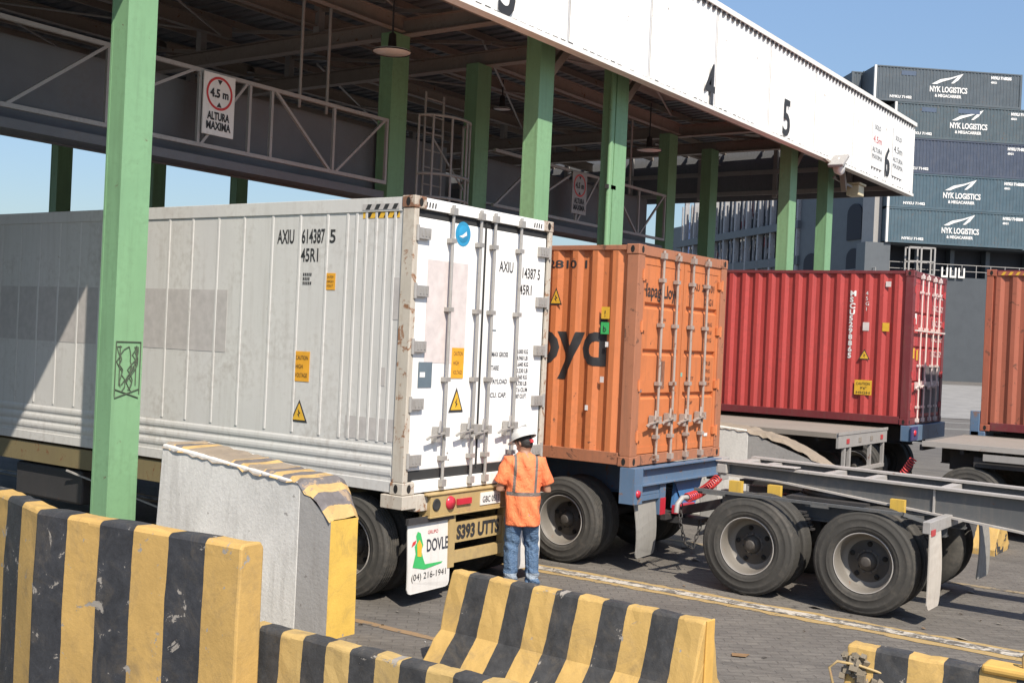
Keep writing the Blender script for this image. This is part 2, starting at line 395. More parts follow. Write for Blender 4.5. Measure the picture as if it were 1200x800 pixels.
# pale concrete apron in front of the quay
am = concrete('apron_concrete', (.25,.24,.225), .2)
ap = MB()
for i, (a, b_) in enumerate([(52.5, 60), (60, 70), (70, 81)]):
    pts = [ud*a+wd*(-25), ud*a+wd*90, ud*b_+wd*90, ud*b_+wd*(-25)]
    ap.add([(p.x, p.y, gz(p.x, p.y)+.02) for p in pts], [(0, 1, 2, 3)])
ap = ap.build('quay_apron', am); ap['kind'] = 'structure'

# ================================================================ canopy
X0C, X1C = -7.0, 32.2
YF = 9.54; ZF0, ZF1 = 4.39+CAMH, 6.32+CAMH; YB = 25.5
canopy = empty('gate_canopy', (X0C, YF, 0), 0, 'long white-fronted steel canopy on green columns over the truck lanes, numbered 3 to 6', 'canopy')
def loc(v): return (v[0]-X0C, v[1]-YF, v[2])
class CB(MB):
    def build(s, name, mat, parent=canopy, **k):
        s.v = [loc(v) if parent is canopy else v for v in s.v]; return MB.build(s, name, mat, parent, **k)
# ribbed fascia sheet, real ribs
fb = CB(); x = X0C; prof = [(0, 0), (.12, 0), (.145, .035), (.185, .035), (.21, 0)]
pts = []
while x < X1C-.001:
    for a, d in prof[:-1]: pts.append((min(x+a, X1C), -d))
    x += .21
pts.append((X1C, 0)); vs = []; fs = []
for i, (x, d) in enumerate(pts): vs += [(x, YF+d, ZF0+.06), (x, YF+d, ZF1-.02)]
for i in range(len(pts)-1): fs.append((2*i, 2*i+2, 2*i+3, 2*i+1))
fb.add(vs, fs); fb.build('fascia', M['fascia'], fix=False)
fb = CB(); fb.box((X0C, YF+.03, ZF0+.06), (X1C-.02, YF+.07, ZF1)); fb.box((X1C-.05, YF+.08, ZF0+.02), (X1C, YB, ZF1-.1)); fb.box((X0C, YB-.05, 6.9), (X1C-.06, YB, ZF1-.2))
fb.build('fascia_backing', M['roofsheet'])
# end return of the fascia, clad white outside
fb = CB(); fb.box((X1C+.002, YF-.02, ZF0+.05), (X1C+.03, YB, ZF1)); fb.build('end_fascia', M['fascia'])
tb = CB(); tb.box((X0C, YF-.075, ZF1-.03), (X1C+.05, YF+.25, ZF1+.07)); tb.build('ridge_cap', M['trim'])
tb = CB(); tb.box((X0C, YF-.06, ZF0), (X1C+.04, YF+.12, ZF0+.07)); tb.build('fascia_trim', M['trim'])
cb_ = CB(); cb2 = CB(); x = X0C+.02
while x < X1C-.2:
    cb_.box((x, YF-.045, ZF1-.085), (x+.11, YF-.041, ZF1-.031)); x += .21  # dark boxes stand in for the row of shadow gaps under the cap
cb_.build('cap_shadow_gap', M['dark_steel'])['kind'] = 'stuff'
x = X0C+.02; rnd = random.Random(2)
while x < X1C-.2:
    if rnd.random() < .8: cb2.box((x, YF-.043, ZF0+.071), (x+.13, YF-.040, ZF0+.071+rnd.uniform(.012, .03)))  # dark dashes stand in for shadow gaps above the bottom trim
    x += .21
cb2.build('trim_shadow_dash', M['dark_steel'])['kind'] = 'stuff'
for i, x in enumerate([X0C+1.5+2.52*k for k in range(15)]):
    cb_ = CB(); cb_.box((x, YF-.0405, ZF0+.1), (x+.016, YF-.0365, ZF1-.1)); cb_.build('sheet_joint', M['steelgrey'])
cb_ = CB(); rnd = random.Random(8)
for k in range(15*3):
    x = X0C+1+rnd.uniform(0, 37); z = ZF1-.55-.02*rnd.random() if k % 3 else ZF0+rnd.uniform(.3, 1.5); s = rnd.uniform(.012, .03); cb_.box((x, YF-.040, z), (x+s, YF-.0365, z+s*rnd.uniform(.8, 2.4)))
cb_.build('fixing_stains', M['roofsteel'])['kind'] = 'stuff'
# roof sheet: trapezoid ribs running along Y
ZR0, ZR1 = 8.72, 8.35
rb = CB(); x = X0C; pts = []
while x < X1C-.3:
    pts += [(x, 0), (x+.18, 0), (x+.21, .05), (x+.27, .05)]; x += .30
pts.append((x, 0)); vs = []; fs = []
for x, d in pts: vs += [(x, YF+.12, ZR0+d), (x, YB-.1, ZR1+d)]
for i in range(len(pts)-1): fs.append((2*i, 2*i+2, 2*i+3, 2*i+1))
rb.add(vs, fs); rb.build('roof_sheet', M['roofsheet'], fix=False)
colx = [5.15, 7.61, 15.14, 17.51, 25.4, 27.8]
def ibeam(mb, p, q, h=.3, w=.16, t=.015):
    p, q = Vector(p), Vector(q); up = Vector((0, 0, 1))
    mb.bar(p+up*(h/2-t/2), q+up*(h/2-t/2), w, t); mb.bar(p-up*(h/2-t/2), q-up*(h/2-t/2), w, t); mb.bar(p, q, t, h-2*t-.002)
for cx in colx:
    b_ = CB(); ibeam(b_, (cx, YF+.15, 7.88), (cx, YB-.2, 7.86), .28, .2); b_.build('rafter', M['roofsteel'])
    for y in (12.0, 15.2, 18.4, 21.6):
        b_ = CB(); b_.bar((cx, y, 8.02), (cx, y, 8.6), .14, .14); b_.build('rafter_post', M['steelgrey'])
    b_ = CB()
    for y in (12.0, 15.2, 18.4): b_.bar((cx+.03, y, 8.03), (cx+.03, y+3.2, 8.45), .06)
    b_.build('web_brace', M['roofsteel'])
for k, y in enumerate((10.2, 11.25, 13.1, 15.2, 17.4, 19.6, 21.8, 24)):
    b_ = CB(); z = 7.9 if k in (0, 1, 2) else 8.25
    xs = sorted(colx+[X0C, X1C-.1])
    for a, c in zip(xs, xs[1:]):
        if c-a > 5 or k % 2: ibeam(b_, (a+.11, y, z), (c-.11, y, z), .26, .14)
    b_.build('cross_beam', M['roofsteel'])
for k in range(13):
    y = YF+.6+k*1.22; z = ZR0+(ZR1-ZR0)*(y-YF)/(YB-YF)-.075
    b_ = CB(); b_.box((X0C, y, z-.07), (X1C-.1, y+.06, z+.06)); b_.build('purlin', M['roofsteel'])
for (x0, x1) in ((7.47, 14.87), (17.22, 24.87)):
    for i, (ya, yb) in enumerate(((10.3, 13.0), (13.2, 17.3), (17.5, 21.7))):
        b_ = CB(); b_.tube([(x0+.2, ya, 8.2), (x1-.2, yb, 8.12)], .022); b_.build('wind_brace', M['steelgrey'])
        b_ = CB(); b_.tube([(x1-.2, ya, 8.2), (x0+.2, yb, 8.12)], .022); b_.build('wind_brace', M['steelgrey'])
# sloped soffit panels, warm brown primer, between the front columns
for a, c in ((8.6, 10.6), (11.3, 14.2), (18.0, 21), (21.6, 24.2), (28.2, 31.4)):
    b_ = CB(); b_.bar(((a+c)/2, 10.35, 8.1), ((a+c)/2, 12.9, 8.35), (c-a)*.8, .03); b_.build('soffit_panel', M['roofsteel'])
# columns: boxed I sections with flanges
def column(cx, cy, wx, wy, z1, mat, pipe=False):
    b_ = CB(); b_.box((cx-wx/2, cy, 0.03), (cx+wx/2, cy+.03, z1)); b_.box((cx-wx/2, cy+wy-.03, .03), (cx+wx/2, cy+wy, z1))
    b_.box((cx-wx/2+.004, cy+.03, .03), (cx-wx/2+.016, cy+wy-.03, z1)); b_.box((cx+wx/2-.016, cy+.03, .03), (cx+wx/2-.004, cy+wy-.03, z1))
    b_.box((cx-wx/2-.12, cy-.12, 0), (cx+wx/2+.12, cy+wy+.12, .03))
    c = b_.build('column', mat)
    if pipe:
        for dx, r in ((-.30, .045), (-.24, .03)):
            p = CB(); p.tube([(cx+dx, cy+.03, 1.0), (cx+dx, cy+.03, 7.6)], r, 10)
            for z in (2.2, 3.4, 5.3): p.box((cx+dx-.07, cy+.0, z), (cx+dx+.14, cy+.06, z+.07), 1)
            p.build('drain_pipe', [mat, M['dark_steel']])
    return c
for i, cx in enumerate(colx):
    column(cx, 10.18, .36 if i < 2 else .40, .27, 7.74, M['green'], pipe=(i == 3))
for cx in (5.0, 7.3, 15.02, 17.4, 25.05, 27.35): column(cx, 13.1, .42, .28, 7.74, M['green'])
for cx in (14.26, 16.62, 19.02): column(cx, 21.4, .34, .24, 7.74, M['green'])
# old sticker residue on the near column
sb = CB()
rnd = random.Random(3)
for k in range(7):
    x = 7.48+rnd.uniform(0, .20); z = 1.93+rnd.uniform(0, .1); pts = []
    for i in range(10):
        pts.append((x, 10.174, z)); x = max(7.47, min(7.73, x+rnd.uniform(-.05, .055))); z = min(2.40, z+.052)
    sb.tube(pts, .0055, 5)
for a, c in (((7.46, 1.89), (7.46, 2.45)), ((7.46, 2.45), (7.76, 2.45)), ((7.76, 2.45), (7.76, 1.91)), ((7.46, 1.96), (7.75, 1.87)), ((7.46, 1.87), (7.75, 1.96)), ((7.51, 2.00), (7.51, 2.41)), ((7.71, 2.00), (7.71, 2.41))):
    sb.tube([(a[0], 10.174, a[1]), (c[0], 10.174, c[1])], .006, 5)
sb.build('glue_residue', flat('glue_residue', (.07,.09,.06), .8))
# lane numbers
for ch, x, zb, zt in (('3', 12.80, 6.98, 7.80), ('4', 19.30, 7.12, 7.86), ('5', 22.93, 7.18, 7.92), ('6', 29.72, 7.28, 8.02)):
    o = text('lane_number', ch, (zt-zb)/.70, M['black'], canopy, loc((x, YF-.036, max(zb, ZF0+.09))), (1, 0, 0), (0, 0, 1), bold=.018, off=.006, fit=.40)
# two height-limit notices painted on the sheet either side of the 6
def notice(x, z, w_):
    b_ = CB(); b_.box((x, YF-.046, z), (x+w_, YF-.042, z+1.25)); nb_ = b_.build('notice_panel', M['fascia'])
    text('notice_text', 'SOLO', .16, M['darkblue_txt'], canopy, loc((x+w_*.2, YF-.046, z+.95)), (1, 0, 0), (0, 0, 1), fit=w_*.5)
    text('notice_text', '4.5m', .24, M['redtxt'] if w_ < .95 else M['black'], canopy, loc((x+w_*.1, YF-.046, z+.62)), (1, 0, 0), (0, 0, 1), fit=w_*.7)
    text('notice_text', 'ALTURA\nMAXIMA', .17, M['darkblue_txt'], canopy, loc((x+w_*.05, YF-.046, z+.38)), (1, 0, 0), (0, 0, 1), fit=w_*.85)
notice(28.65, 7.35, .9); notice(30.3, 7.35, 1.0)

# ---- walkway trusses
def truss(dx, label, ladder):
    t = empty('walkway_truss', (7.6+dx, 13.1, 4.98), 0, label, 'walkway', 'walkway trusses under the canopy')
    def B(name, mat=M['steelgrey']):
        return name, mat
    ox = 7.6
    def bar(name, p, q, w_=.05):
        b_ = MB(); b_.bar((p[0]-ox, p[1]-13.1, p[2]-4.98), (q[0]-ox, q[1]-13.1, q[2]-4.98), w_); return b_.build(name, M['steelgrey'], t)
    zt, zb = 6.19, 5.16; y0 = 12.98
    xs0 = 5.6 if dx == 0 else 7.75
    bar('top_chord', (xs0, y0, zt), (14.62, y0, zt), .055); bar('bottom_chord', (xs0, y0, zb), (14.62, y0, zb), .055)
    bar('inner_chord', (xs0, y0+.45, zb+.10), (14.62, y0+.45, zb+.10), .04)
    for x in (9.2, 10.68, 11.6, 12.03, 13.35, 14.6): bar('post', (x, y0, zb+.03), (x, y0, zt-.03), .045)
    for p, q in (((7.8, zb), (9.2, zt)), ((9.3, zb+.35), (10.6, zt)), ((10.72, zb), (11.55, zt)), ((12.08, zt), (13.3, zb)), ((13.4, zb), (14.55, zt))):
        bar('diagonal', (p[0], y0-.004, p[1]), (q[0], y0-.004, q[1]), .04)
    b_ = MB(); b_.box((xs0-ox, .36, -.10), (14.62-ox+(2.2 if dx == 0 else 0), .40, 1.14)); b_.build('side_panel', M['darkpanel'], t)
    b_ = MB(); b_.box((xs0-ox, -.1, -.08), (14.62-ox, .355, .04)); b_.build('walkway_deck', M['darkpanel'], t)
    for x in (12.95, 13.55): 
        b_ = MB(); b_.tube([(x-ox, .25, 1.15), (x-ox, .25, 2.85)], .025, 8); b_.build('hanger', M['steelgrey'], t)
    return t
truss(0, 'grey lattice walkway under the canopy, passing above the white container', True)
truss(9.9, 'grey lattice walkway over the orange container, between the middle pair of green columns', False)
# ---- caged ladder between the back columns
lc = empty('caged_ladder', (15.95, 12.9, 5.0), 0, 'grey safety cage of a vertical ladder between two dark green back columns', 'ladder')
for z in (.02, .42, 1.42):
    b_ = MB(); b_.tube([(.62*math.cos(a), -.42*math.sin(a)*1.0, z) for a in [math.pi*k/14 for k in range(15)]], .026, 8); b_.build('cage_hoop', M['steelgrey'], lc)
for a in (0, .6, 1.2, 1.9, 2.55, math.pi):
    b_ = MB(); x, y = .62*math.cos(a), -.42*math.sin(a); b_.tube([(x, y, -1.2), (x, y, 1.43)], .022, 6); b_.build('cage_bar', M['steelgrey'], lc)
b_ = MB()
for x in (-.25, .25): b_.tube([(x, .18, -2.5), (x, .18, 1.9)], .022, 6)
for k in range(15): b_.tube([(-.25, .18, -2.4+k*.3), (.25, .18, -2.4+k*.3)], .014, 6)
b_.tube([(-.1, .1, 1.1), (.5, -.2, .2)], .02, 6)
b_.build('ladder', M['steelgrey'], lc)
# ---- signs
def sign(x0, label, in_shade):
    zt = 6.18; w_, h = .56, .86
    s = empty('height_limit_sign', (x0, 12.93, zt-h), 0, label, 'sign', 'height limit signs on the walkways')
    b_ = MB(); b_.box((0, -.02, 0), (w_, 0, h)); b_.build('sign_board', M['trim'] if not in_shade else M['steelgrey'], s)  # shaded sign: shade is put into the colour, grey board instead of white
    b_ = MB(); n = 40; ri, ro = .20, .235; cx, cz = w_/2, h-.27
    vs = []; fs = []
    for k in range(n):
        a = 2*math.pi*k/n
        for r in (ri, ro): vs.append((cx+r*math.cos(a), -.024, cz+r*math.sin(a)))
    for k in range(n): fs.append((2*k, 2*k+1, (2*k+3) % (2*n), (2*k+2) % (2*n)))
    b_.add(vs, fs)
    b_.build('red_ring', M['redtxt'], s)
    b_ = MB()
    for sg in (1, -1): b_.add([(cx-.045, -.024, cz+sg*.19), (cx+.045, -.024, cz+sg*.19), (cx, -.024, cz+sg*.12)], [(0, 1, 2)])
    b_.build('arrowheads', M['black'], s)
    text('lettering', '4.5 m', .16, M['black'], s, (cx-.165, -.022, cz-.055), (1, 0, 0), (0, 0, 1), bold=.006, fit=.33)
    text('lettering', 'ALTURA', .15, M['black'], s, (cx-.2, -.022, .215), (1, 0, 0), (0, 0, 1), bold=.006, fit=.40)
    text('lettering', 'MAXIMA', .15, M['black'], s, (cx-.22, -.022, .08), (1, 0, 0), (0, 0, 1), bold=.006, fit=.44)
    return s
sign(10.70, 'white 4.5 m ALTURA MAXIMA sign on the walkway above the white container', False)
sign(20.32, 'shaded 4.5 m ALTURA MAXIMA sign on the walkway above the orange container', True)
# ---- lamps
def pendant(x, y, z, ztop, label, r=.27):
    l = empty('pendant_lamp', (x, y, z), 0, label, 'lamp', 'round pendant lamps under the canopy')
    b_ = MB(); b_.lathe([(0, r), (.02, r*.98), (.05, r*.55), (.08, .07), (.29, .055), (.32, 0.01)], axis='Z', n=28); b_.build('lamp_shade', M['dark_steel'], l)
    b_ = MB(); b_.lathe([(.012, 0.001), (.010, r*.93), (.03, r*.95)], axis='Z', n=28); b_.build('lens', M['trim'], l)
    b_ = MB(); b_.tube([(0, 0, .31), (0, 0, ztop-z)], .015, 6); b_.build('cord', M['dark_steel'], l)
pendant(13.65, 12.1, 4.36+CAMH, 7.9, 'round pale pendant lamp hanging in front of the green column behind the white container', .31)
pendant(22.3, 12.25, 4.22+CAMH, 7.9, 'round pendant lamp hanging low below the number 4, before the dark back columns', .28)
pendant(20.6, 15.0, 5.0+CAMH, 8.3, 'small dim pendant lamp far back between the two front green columns', .2)
fl = empty('flood_lamp', (25.95, 9.30, 6.93), 0, 'white floodlight tilted up on a bracket under the white fascia near the number 5', 'floodlight')
Mx = Matrix.Rotation(R(-35), 4, 'Y')
b_ = MB(); b_.box((-.05, -.18, -.02), (.45, .18, .06), 0, Mx @ Matrix.Translation((-.25, 0, .14))); b_.build('hood', M['steelgrey'], fl, bevel=.02)
b_ = MB(); b_.lathe([(-.07, .04), (-.05, .18), (.0, .21), (.12, .16), (.15, .01)], axis='Y', n=26); b_.build('lamp_bowl', M['trim'], fl)
b_ = MB(); b_.bar((0, .1, 0), (-.9, .35, .25), .05); b_.bar((0, .1, -.1), (0, .5, .3), .05); b_.build('bracket', M['roofsteel'], fl)
bl = empty('siren_lamp', (28.75, 9.9, 6.52), 0, 'beige square lamp box on a short arm beside the last green column', 'lamp')
b_ = MB(); b_.box((-.2, -.16, .1), (.2, .16, .36)); b_.box((-.25, -.2, .36), (.25, .2, .42)); b_.build('housing', paint('beige_housing', (.62,.54,.36), .5), bl, bevel=.02)
b_ = MB(); b_.bar((-.28, 0, .3), (-1.3, .1, .4), .05); b_.build('arm', M['steelgrey'], bl)

# framing of the open end bay, seen against the end fascia
for y in (11.2, 13.4, 15.8, 18.2, 20.6, 23):
    b_ = CB(); b_.bar((X1C-.16, y, 7.1), (X1C-.16, y, 8.5), .12, .12); b_.build('end_post', M['steelgrey'])
for z in (7.25, 7.85):
    b_ = CB(); b_.bar((X1C-.28, 9.8, z), (X1C-.28, YB-.3, z), .08, .12); b_.build('end_rail', M['steelgrey'])
for i, cx in enumerate((27.8, 25.4, 17.51, 15.14)):
    b_ = CB(); b_.bar((cx+.25, 10.3, 6.9), (cx+1.1, 10.3, 7.75), .10, .14); b_.build('knee_brace', M['roofsteel'])
b_ = CB(); b_.bar((27.95, 9.9, 6.7), (26.6, 9.62, 7.8), .12, .2); b_.build('knee_brace', M['roofsteel'])

# litter and grit on the paving
db = MB(); rnd = random.Random(21)
for k in range(170):
    x, y = rnd.uniform(5.5, 16), rnd.uniform(1.0, 7.5); s_ = rnd.uniform(.008, .03)
    if rnd.random() < .12: s_ = rnd.uniform(.04, .09)
    a = rnd.uniform(0, 3); mm = Matrix.Translation((x, y, .006)) @ Matrix.Rotation(a, 4, 'Z') @ Matrix.Rotation(rnd.uniform(-.3, .3), 4, 'X')
    db.add([mm @ Vector(v) for v in ((-s_, -s_*.5, 0), (s_*.8, -s_*.6, .004), (s_, s_*.4, .01), (-s_*.3, s_*.7, .012))], [(0, 1, 2, 3)], rnd.choice([0, 0, 1, 2]))
dbo = db.build('debris', [flat('grit', (.26,.23,.19), .9), flat('dry_leaf', (.22,.13,.06), .9), flat('scrap', (.45,.43,.40), .8)])
tag(dbo, None, None, None, 'stuff')
# ================================================================ containers
CW = 2.438
def corr_wall(mb, x, y0, y1, z0, z1, face, p=CP, d=.036):
    """corrugated side: face=-1 looks towards -x at plane x"""
    ys = [y0]+corr_breaks(y0, y1, p)+[y1]; vs = []; fs = []
    for y in ys:
        xx = x-face*CORR(y, p, d); xx = x + (CORR(y, p, d) if face > 0 else -CORR(y, p, d))
        vs += [(xx, y, z0), (xx, y, z1)]
    for i in range(len(ys)-1): fs.append((2*i, 2*i+1, 2*i+3, 2*i+2) if face > 0 else (2*i, 2*i+2, 2*i+3, 2*i+1))
    mb.add(vs, fs)
def casting(parent, x, y, z, mat, sx, sy):
    """ISO corner casting with its oval holes; sx, sy = outward directions"""
    mb = MB(); ax = x; bx = x-sx*.178; ay = y; by = y-sy*.162
    mb.box((ax+sx*.004, ay+sy*.004, z), (bx, by, z+.118))
    o = mb.build('corner_casting', mat, parent, bevel=.008)
    def oval(c, u, v, ru, rv):
        c, u, v = Vector(c), Vector(u), Vector(v); n = 16
        return [c+u*ru*math.cos(2*math.pi*k/n)+v*rv*math.sin(2*math.pi*k/n) for k in range(n)]
    h = MB(); h2 = MB()
    h.add(oval((ax+sx*.0065, (ay+by)/2, z+.059), (0, 1, 0), (0, 0, 1), .026, .042), [tuple(range(16))])
    h2.add(oval(((ax+bx)/2, ay+sy*.0065, z+.059), (1, 0, 0), (0, 0, 1), .030, .042), [tuple(range(16))])
    h.build('casting_hole', M['hole'], o); h2.build('casting_hole', M['hole'], o)
def rods_and_handles(parent, xs, H, zlo, zhi, mat, yb, handle_z, hinge_on, keepers=(.02,)):
    for i, x in enumerate(xs):
        mb = MB(); mb.tube([(x, yb-.045, zlo), (x, yb-.045, zhi)], .0175, 10)
        for z in (zlo+.02, zhi-.10): mb.box((x-.035, yb-.075, z), (x+.035, yb-.002, z+.07))           # cam ends
        for z in (zlo+.28, (zlo+zhi)/2-.35, (zlo+zhi)/2+.35, zhi-.38): mb.box((x-.04, yb-.068, z), (x+.04, yb-.004, z+.045))
        r = mb.build('lock_rod', mat, parent)
        s = 1 if i % 2 == 0 else -1
        s = -1
        mb = MB(); z = handle_z+(.02 if i % 2 else 0)
        mb.bar((x+.02, yb-.07, z), (x+s*.27, yb-.085, z-.035), .03, .018); mb.box((x-.03, yb-.09, z-.04), (x+.035, yb-.05, z+.05))
        mb.box((x+s*.12-.03, yb-.075, z-.09), (x+s*.12+.03, yb-.01, z+.06)); mb.bar((x+s*.13, yb-.09, z+.0), (x+s*.10, yb-.08, z+.12), .022)
        mb.bar((x+s*.27, yb-.085, z-.035), (x+s*.30, yb-.07, z-.06), .03, .02)
        mb.build('door_handle', mat, r)
def container(loc, rz, H, L, label, sidemat, postmat, doormat, doors='plain', rodmat=None, railmat=None, reefer=False, hinges=None, group=None, simple=False, front=False):
    c = empty('shipping_container', loc, rz, label, 'shipping container', group)
    railmat = railmat or postmat; rodmat = rodmat or M['zinc']
    for x, sx in ((0, -1), (CW, 1)):
        for y, sy in ((0, -1), (L, 1)):
            for z in (0, H-.118): casting(c, x, y, z, M['white_rusty'] if reefer and z else postmat, sx, sy)
    f = MB()
    for x0 in (0, CW):
        s = 1 if x0 == 0 else -1
        for ya, yb in ((0, .15), (L-.12, L)): MB().box((x0+s*.003, ya+.002, .12), (x0+s*(.165 if not reefer else .075), yb, H-.12)).build('corner_post', postmat, c, bevel=.006)
        MB().box((x0+s*.006, .165, H-(.15 if reefer else .07)), (x0+s*.06, L-.165, H-.012)).build('top_rail', railmat, c, bevel=.004)
        MB().box((x0+s*.008, .165, .012), (x0+s*.06, L-.165, .155 if not reefer else .12)).build('bottom_rail', railmat, c, bevel=.004)
    sm_ = postmat if reefer is False else M['white_door']
    MB().box((.18, .004, H-.12 if not reefer else H-.118), (CW-.18, .12, H-.006)).build('door_header', sm_, c, bevel=.004)
    MB().box((.18, .006, .008), (CW-.18, .12, .13)).build('door_sill', sm_, c, bevel=.004)
    f = MB(); f.box((.02, .16, H-.05), (CW-.02, L-.1, H-.02)); 
    f.build('roof', sidemat, c)
    MB().box((.06, L-.05, .12), (CW-.06, L-.02, H-.12)).build('front_wall', sidemat, c); MB().box((.06, .17, .10), (CW-.06, L-.05, .14)).build('floor_panel', sidemat, c)
    if not reefer:
        for xw, fc in ((.012, -1), (CW-.012, 1)):
            f = MB(); corr_wall(f, xw, .15, L-.12, .155, H-.07, fc); f.build('side_wall', sidemat, c, fix=False)
    else:
        for x0, s in ((0, 1), (CW, -1)):
            f = MB()
            f.box((x0+s*.018, .15, .12), (x0+s*.05, L-.12, H-.15))
            for y in hinges['ribs']: 
                xx = x0+s*.011; f.prism([(x0+s*.017, y-.022), (xx, y-.012), (xx, y+.012), (x0+s*.017, y+.022)], 'Z', .49, H-.152)
            for z in (.16, .265, .37):       # three rounded rubbing ridges
                pts = [(x0+s*.017, z), (x0+s*.010, z+.02), (x0+s*.0075, z+.045), (x0+s*.010, z+.07), (x0+s*.017, z+.09)]
                f.prism(pts, 'Y', .168, L-.13)
            f.build('side_wall', sidemat, c)
    return c
# ---------------------------------------------------------------- white reefer
WO = (8.62, 7.257, 1.103); HH = 2.896
ribs = RIBS
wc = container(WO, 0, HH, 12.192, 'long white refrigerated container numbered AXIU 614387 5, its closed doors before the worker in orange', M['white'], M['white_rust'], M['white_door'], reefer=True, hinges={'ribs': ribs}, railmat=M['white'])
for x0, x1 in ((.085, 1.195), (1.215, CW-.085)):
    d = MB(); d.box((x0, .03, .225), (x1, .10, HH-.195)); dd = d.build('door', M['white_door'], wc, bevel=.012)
    g_ = MB(); g_.box((x0-.01, .034, .135), (x1+.01, .06, .224)); g_.box((x0-.01, .034, HH-.194), (x1+.008, .06, HH-.12)); 
    if x0 < 1: g_.box((1.1955, .024, .2), (1.2145, .06, HH-.14))
    else: g_.box((x1+.001, .03, .2), (x1+.012, .06, HH-.14))
    g_.build('door_seal', M['rubber'], dd)
    rods_and_handles(dd, (.59, 1.06) if x0 < 1 else (1.31, 1.79), HH, .03, HH-.03, M['zinc'], .03, .59, 0)
    hx = x0-.03 if x0 < 1 else x1+.03
    for z in (2.54, 1.98, 1.44, .88, .33):
        h = MB(); s = 1 if x0 < 1 else -1
        h.box((hx-s*.02, -.012, z-.055), (hx+s*.20, .0295, z+.055)); h.tube([(hx, -.004, z-.075), (hx, -.004, z+.075)], .02, 8)
        for dx in (.07, .12, .17): h.box((hx+s*dx-.008, -.018, z-.03), (hx+s*dx+.008, -.0125, z+.03))
        h.build('hinge', M['zinc'], dd, bevel=.004)
def plate(name, par, x0, z0, x1, z1, mat, y=.026, t=.003):
    b_ = MB(); b_.box((x0, y, z0), (x1, y-t, z1)); return b_.build(name, mat, par)
def splate(name, par, y0, z0, y1, z1, mat, x=.012, t=.003):
    b_ = MB(); b_.box((x, y0, z0), (x-t, y1, z1)); return b_.build(name, mat, par)
EXR, EYR = (1, 0, 0), (0, 0, 1)
EXS = (0, -1, 0)
def rtext(s, x, z, size, mat, par, fit=None, y=.0325, bold=0, **k): return text('lettering', s, size, mat, par, (x, y, z), EXR, EYR, fit=fit, bold=bold, **k)
def stext(s, y, z, size, mat, par, fit=None, x=.013, bold=0, **k): return text('lettering', s, size, mat, par, (x, y, z), EXS, EYR, fit=fit, bold=bold, **k)
def ribtext(s, y, z, size, mat, par, fit=None, bold=0): return text('lettering', s, size, mat, par, (0, y, z), EXS, EYR, fit=fit, bold=bold, off=.0015, warp=rib_warp, depth=rib_depth)
plate('patch', wc, .27, 1.28, .92, 2.30, M['patchpink'], y=.0285, t=.0015)
plate('label', wc, .19, 1.04, .40, 1.29, M['greylab']); plate('label_print', wc, .21, 1.14, .29, 1.19, M['whitetxt'], y=.022, t=.001)
plate('label', wc, .71, 1.13, .91, 1.44, M['yelloworange'])
for i, s_ in enumerate(('CAUTION', 'HIGH', 'VOLTAGE')): rtext(s_, .735, 1.36-.095*i, .06, M['black'], wc, fit=.15 if i != 1 else .09, y=.026)
def tri_label(par, cx, z, w_, h_, rear=True, mat='yellowlab', x=.012):
    o_ = MB(); i_ = MB()
    if rear:
        o_.prism([(cx-w_/2, z), (cx+w_/2, z), (cx, z+h_)], 'Y', .026, .0235); i_.prism([(cx-w_*.37, z+h_*.09), (cx+w_*.37, z+h_*.09), (cx, z+h_*.84)], 'Y', .0233, .021)
    else:
        o_.prism([(cx-w_/2, z), (cx+w_/2, z), (cx, z+h_)], 'X', x, x-.0025); i_.prism([(cx-w_*.37, z+h_*.09), (cx+w_*.37, z+h_*.09), (cx, z+h_*.84)], 'X', x-.0027, x-.005)
    t_ = o_.build('warning_triangle', M['black'], par); i_.build('triangle_face', M[mat], t_)
    b_ = MB(); 
    if rear: b_.prism([(cx-.015, z+h_*.18), (cx+.02, z+h_*.35), (cx-.005, z+h_*.36), (cx+.015, z+h_*.6), (cx-.025, z+h_*.38), (cx+.0, z+h_*.37)], 'Y', .0208, .0195)
    else: b_.prism([(cx-.015, z+h_*.18), (cx+.02, z+h_*.35), (cx-.005, z+h_*.36), (cx+.015, z+h_*.6), (cx-.025, z+h_*.38), (cx+.0, z+h_*.37)], 'X', x-.0052, x-.0065)
    b_.build('bolt_symbol', M['black'], t_)
tri_label(wc, .815, .785, .24, .25)
b_ = MB(); b_.lathe([(.026, .001), (.026, .125)], c=(.81, 0, 2.60), axis='Y', n=26); b_.lathe([(.0235, .001), (.0235, .085), (.024, .086)], c=(.81, 0, 2.60), axis='Y', n=26, mi=1)
b_.add([(.74, .022, 2.57), (.80, .022, 2.59), (.86, .022, 2.63), (.87, .022, 2.59), (.80, .022, 2.56)], [(0, 1, 2, 3, 4)], 2)
b_.build('round_label', [M['bluelab'], M['bluelab'], M['whitetxt']], wc)
rtext('AXIU', 1.47, 2.27, .16, M['black'], wc, fit=.26, bold=.003); rtext('614387 5', 1.83, 2.23, .16, M['black'], wc, fit=.42, bold=.003); rtext('45R1', 1.86, 2.05, .15, M['black'], wc, fit=.24, bold=.003)
for i, s_ in enumerate(('MAX GROSS', 'TARE', 'PAYLOAD', 'CU. CAP.')): rtext(s_, 1.40, 1.36-.145*i, .07, M['darkblue_txt'], wc, fit=.30 if i != 1 else .14, bold=.002)
for i, s_ in enumerate(('34.000 KG', '74.960 LB', ' 4.640 KG', '10.230 LB', '29.360 KG', '64.730 LB', ' 67.6 CU.M', '2.387 CU.FT')): rtext(s_, 1.84, 1.40-.07*i, .062, M['darkblue_txt'], wc, fit=.24, bold=.002)
plate('scuff', wc, 1.36, 1.63, 1.46, 1.645, M['greylab'], y=.0285, t=.001)
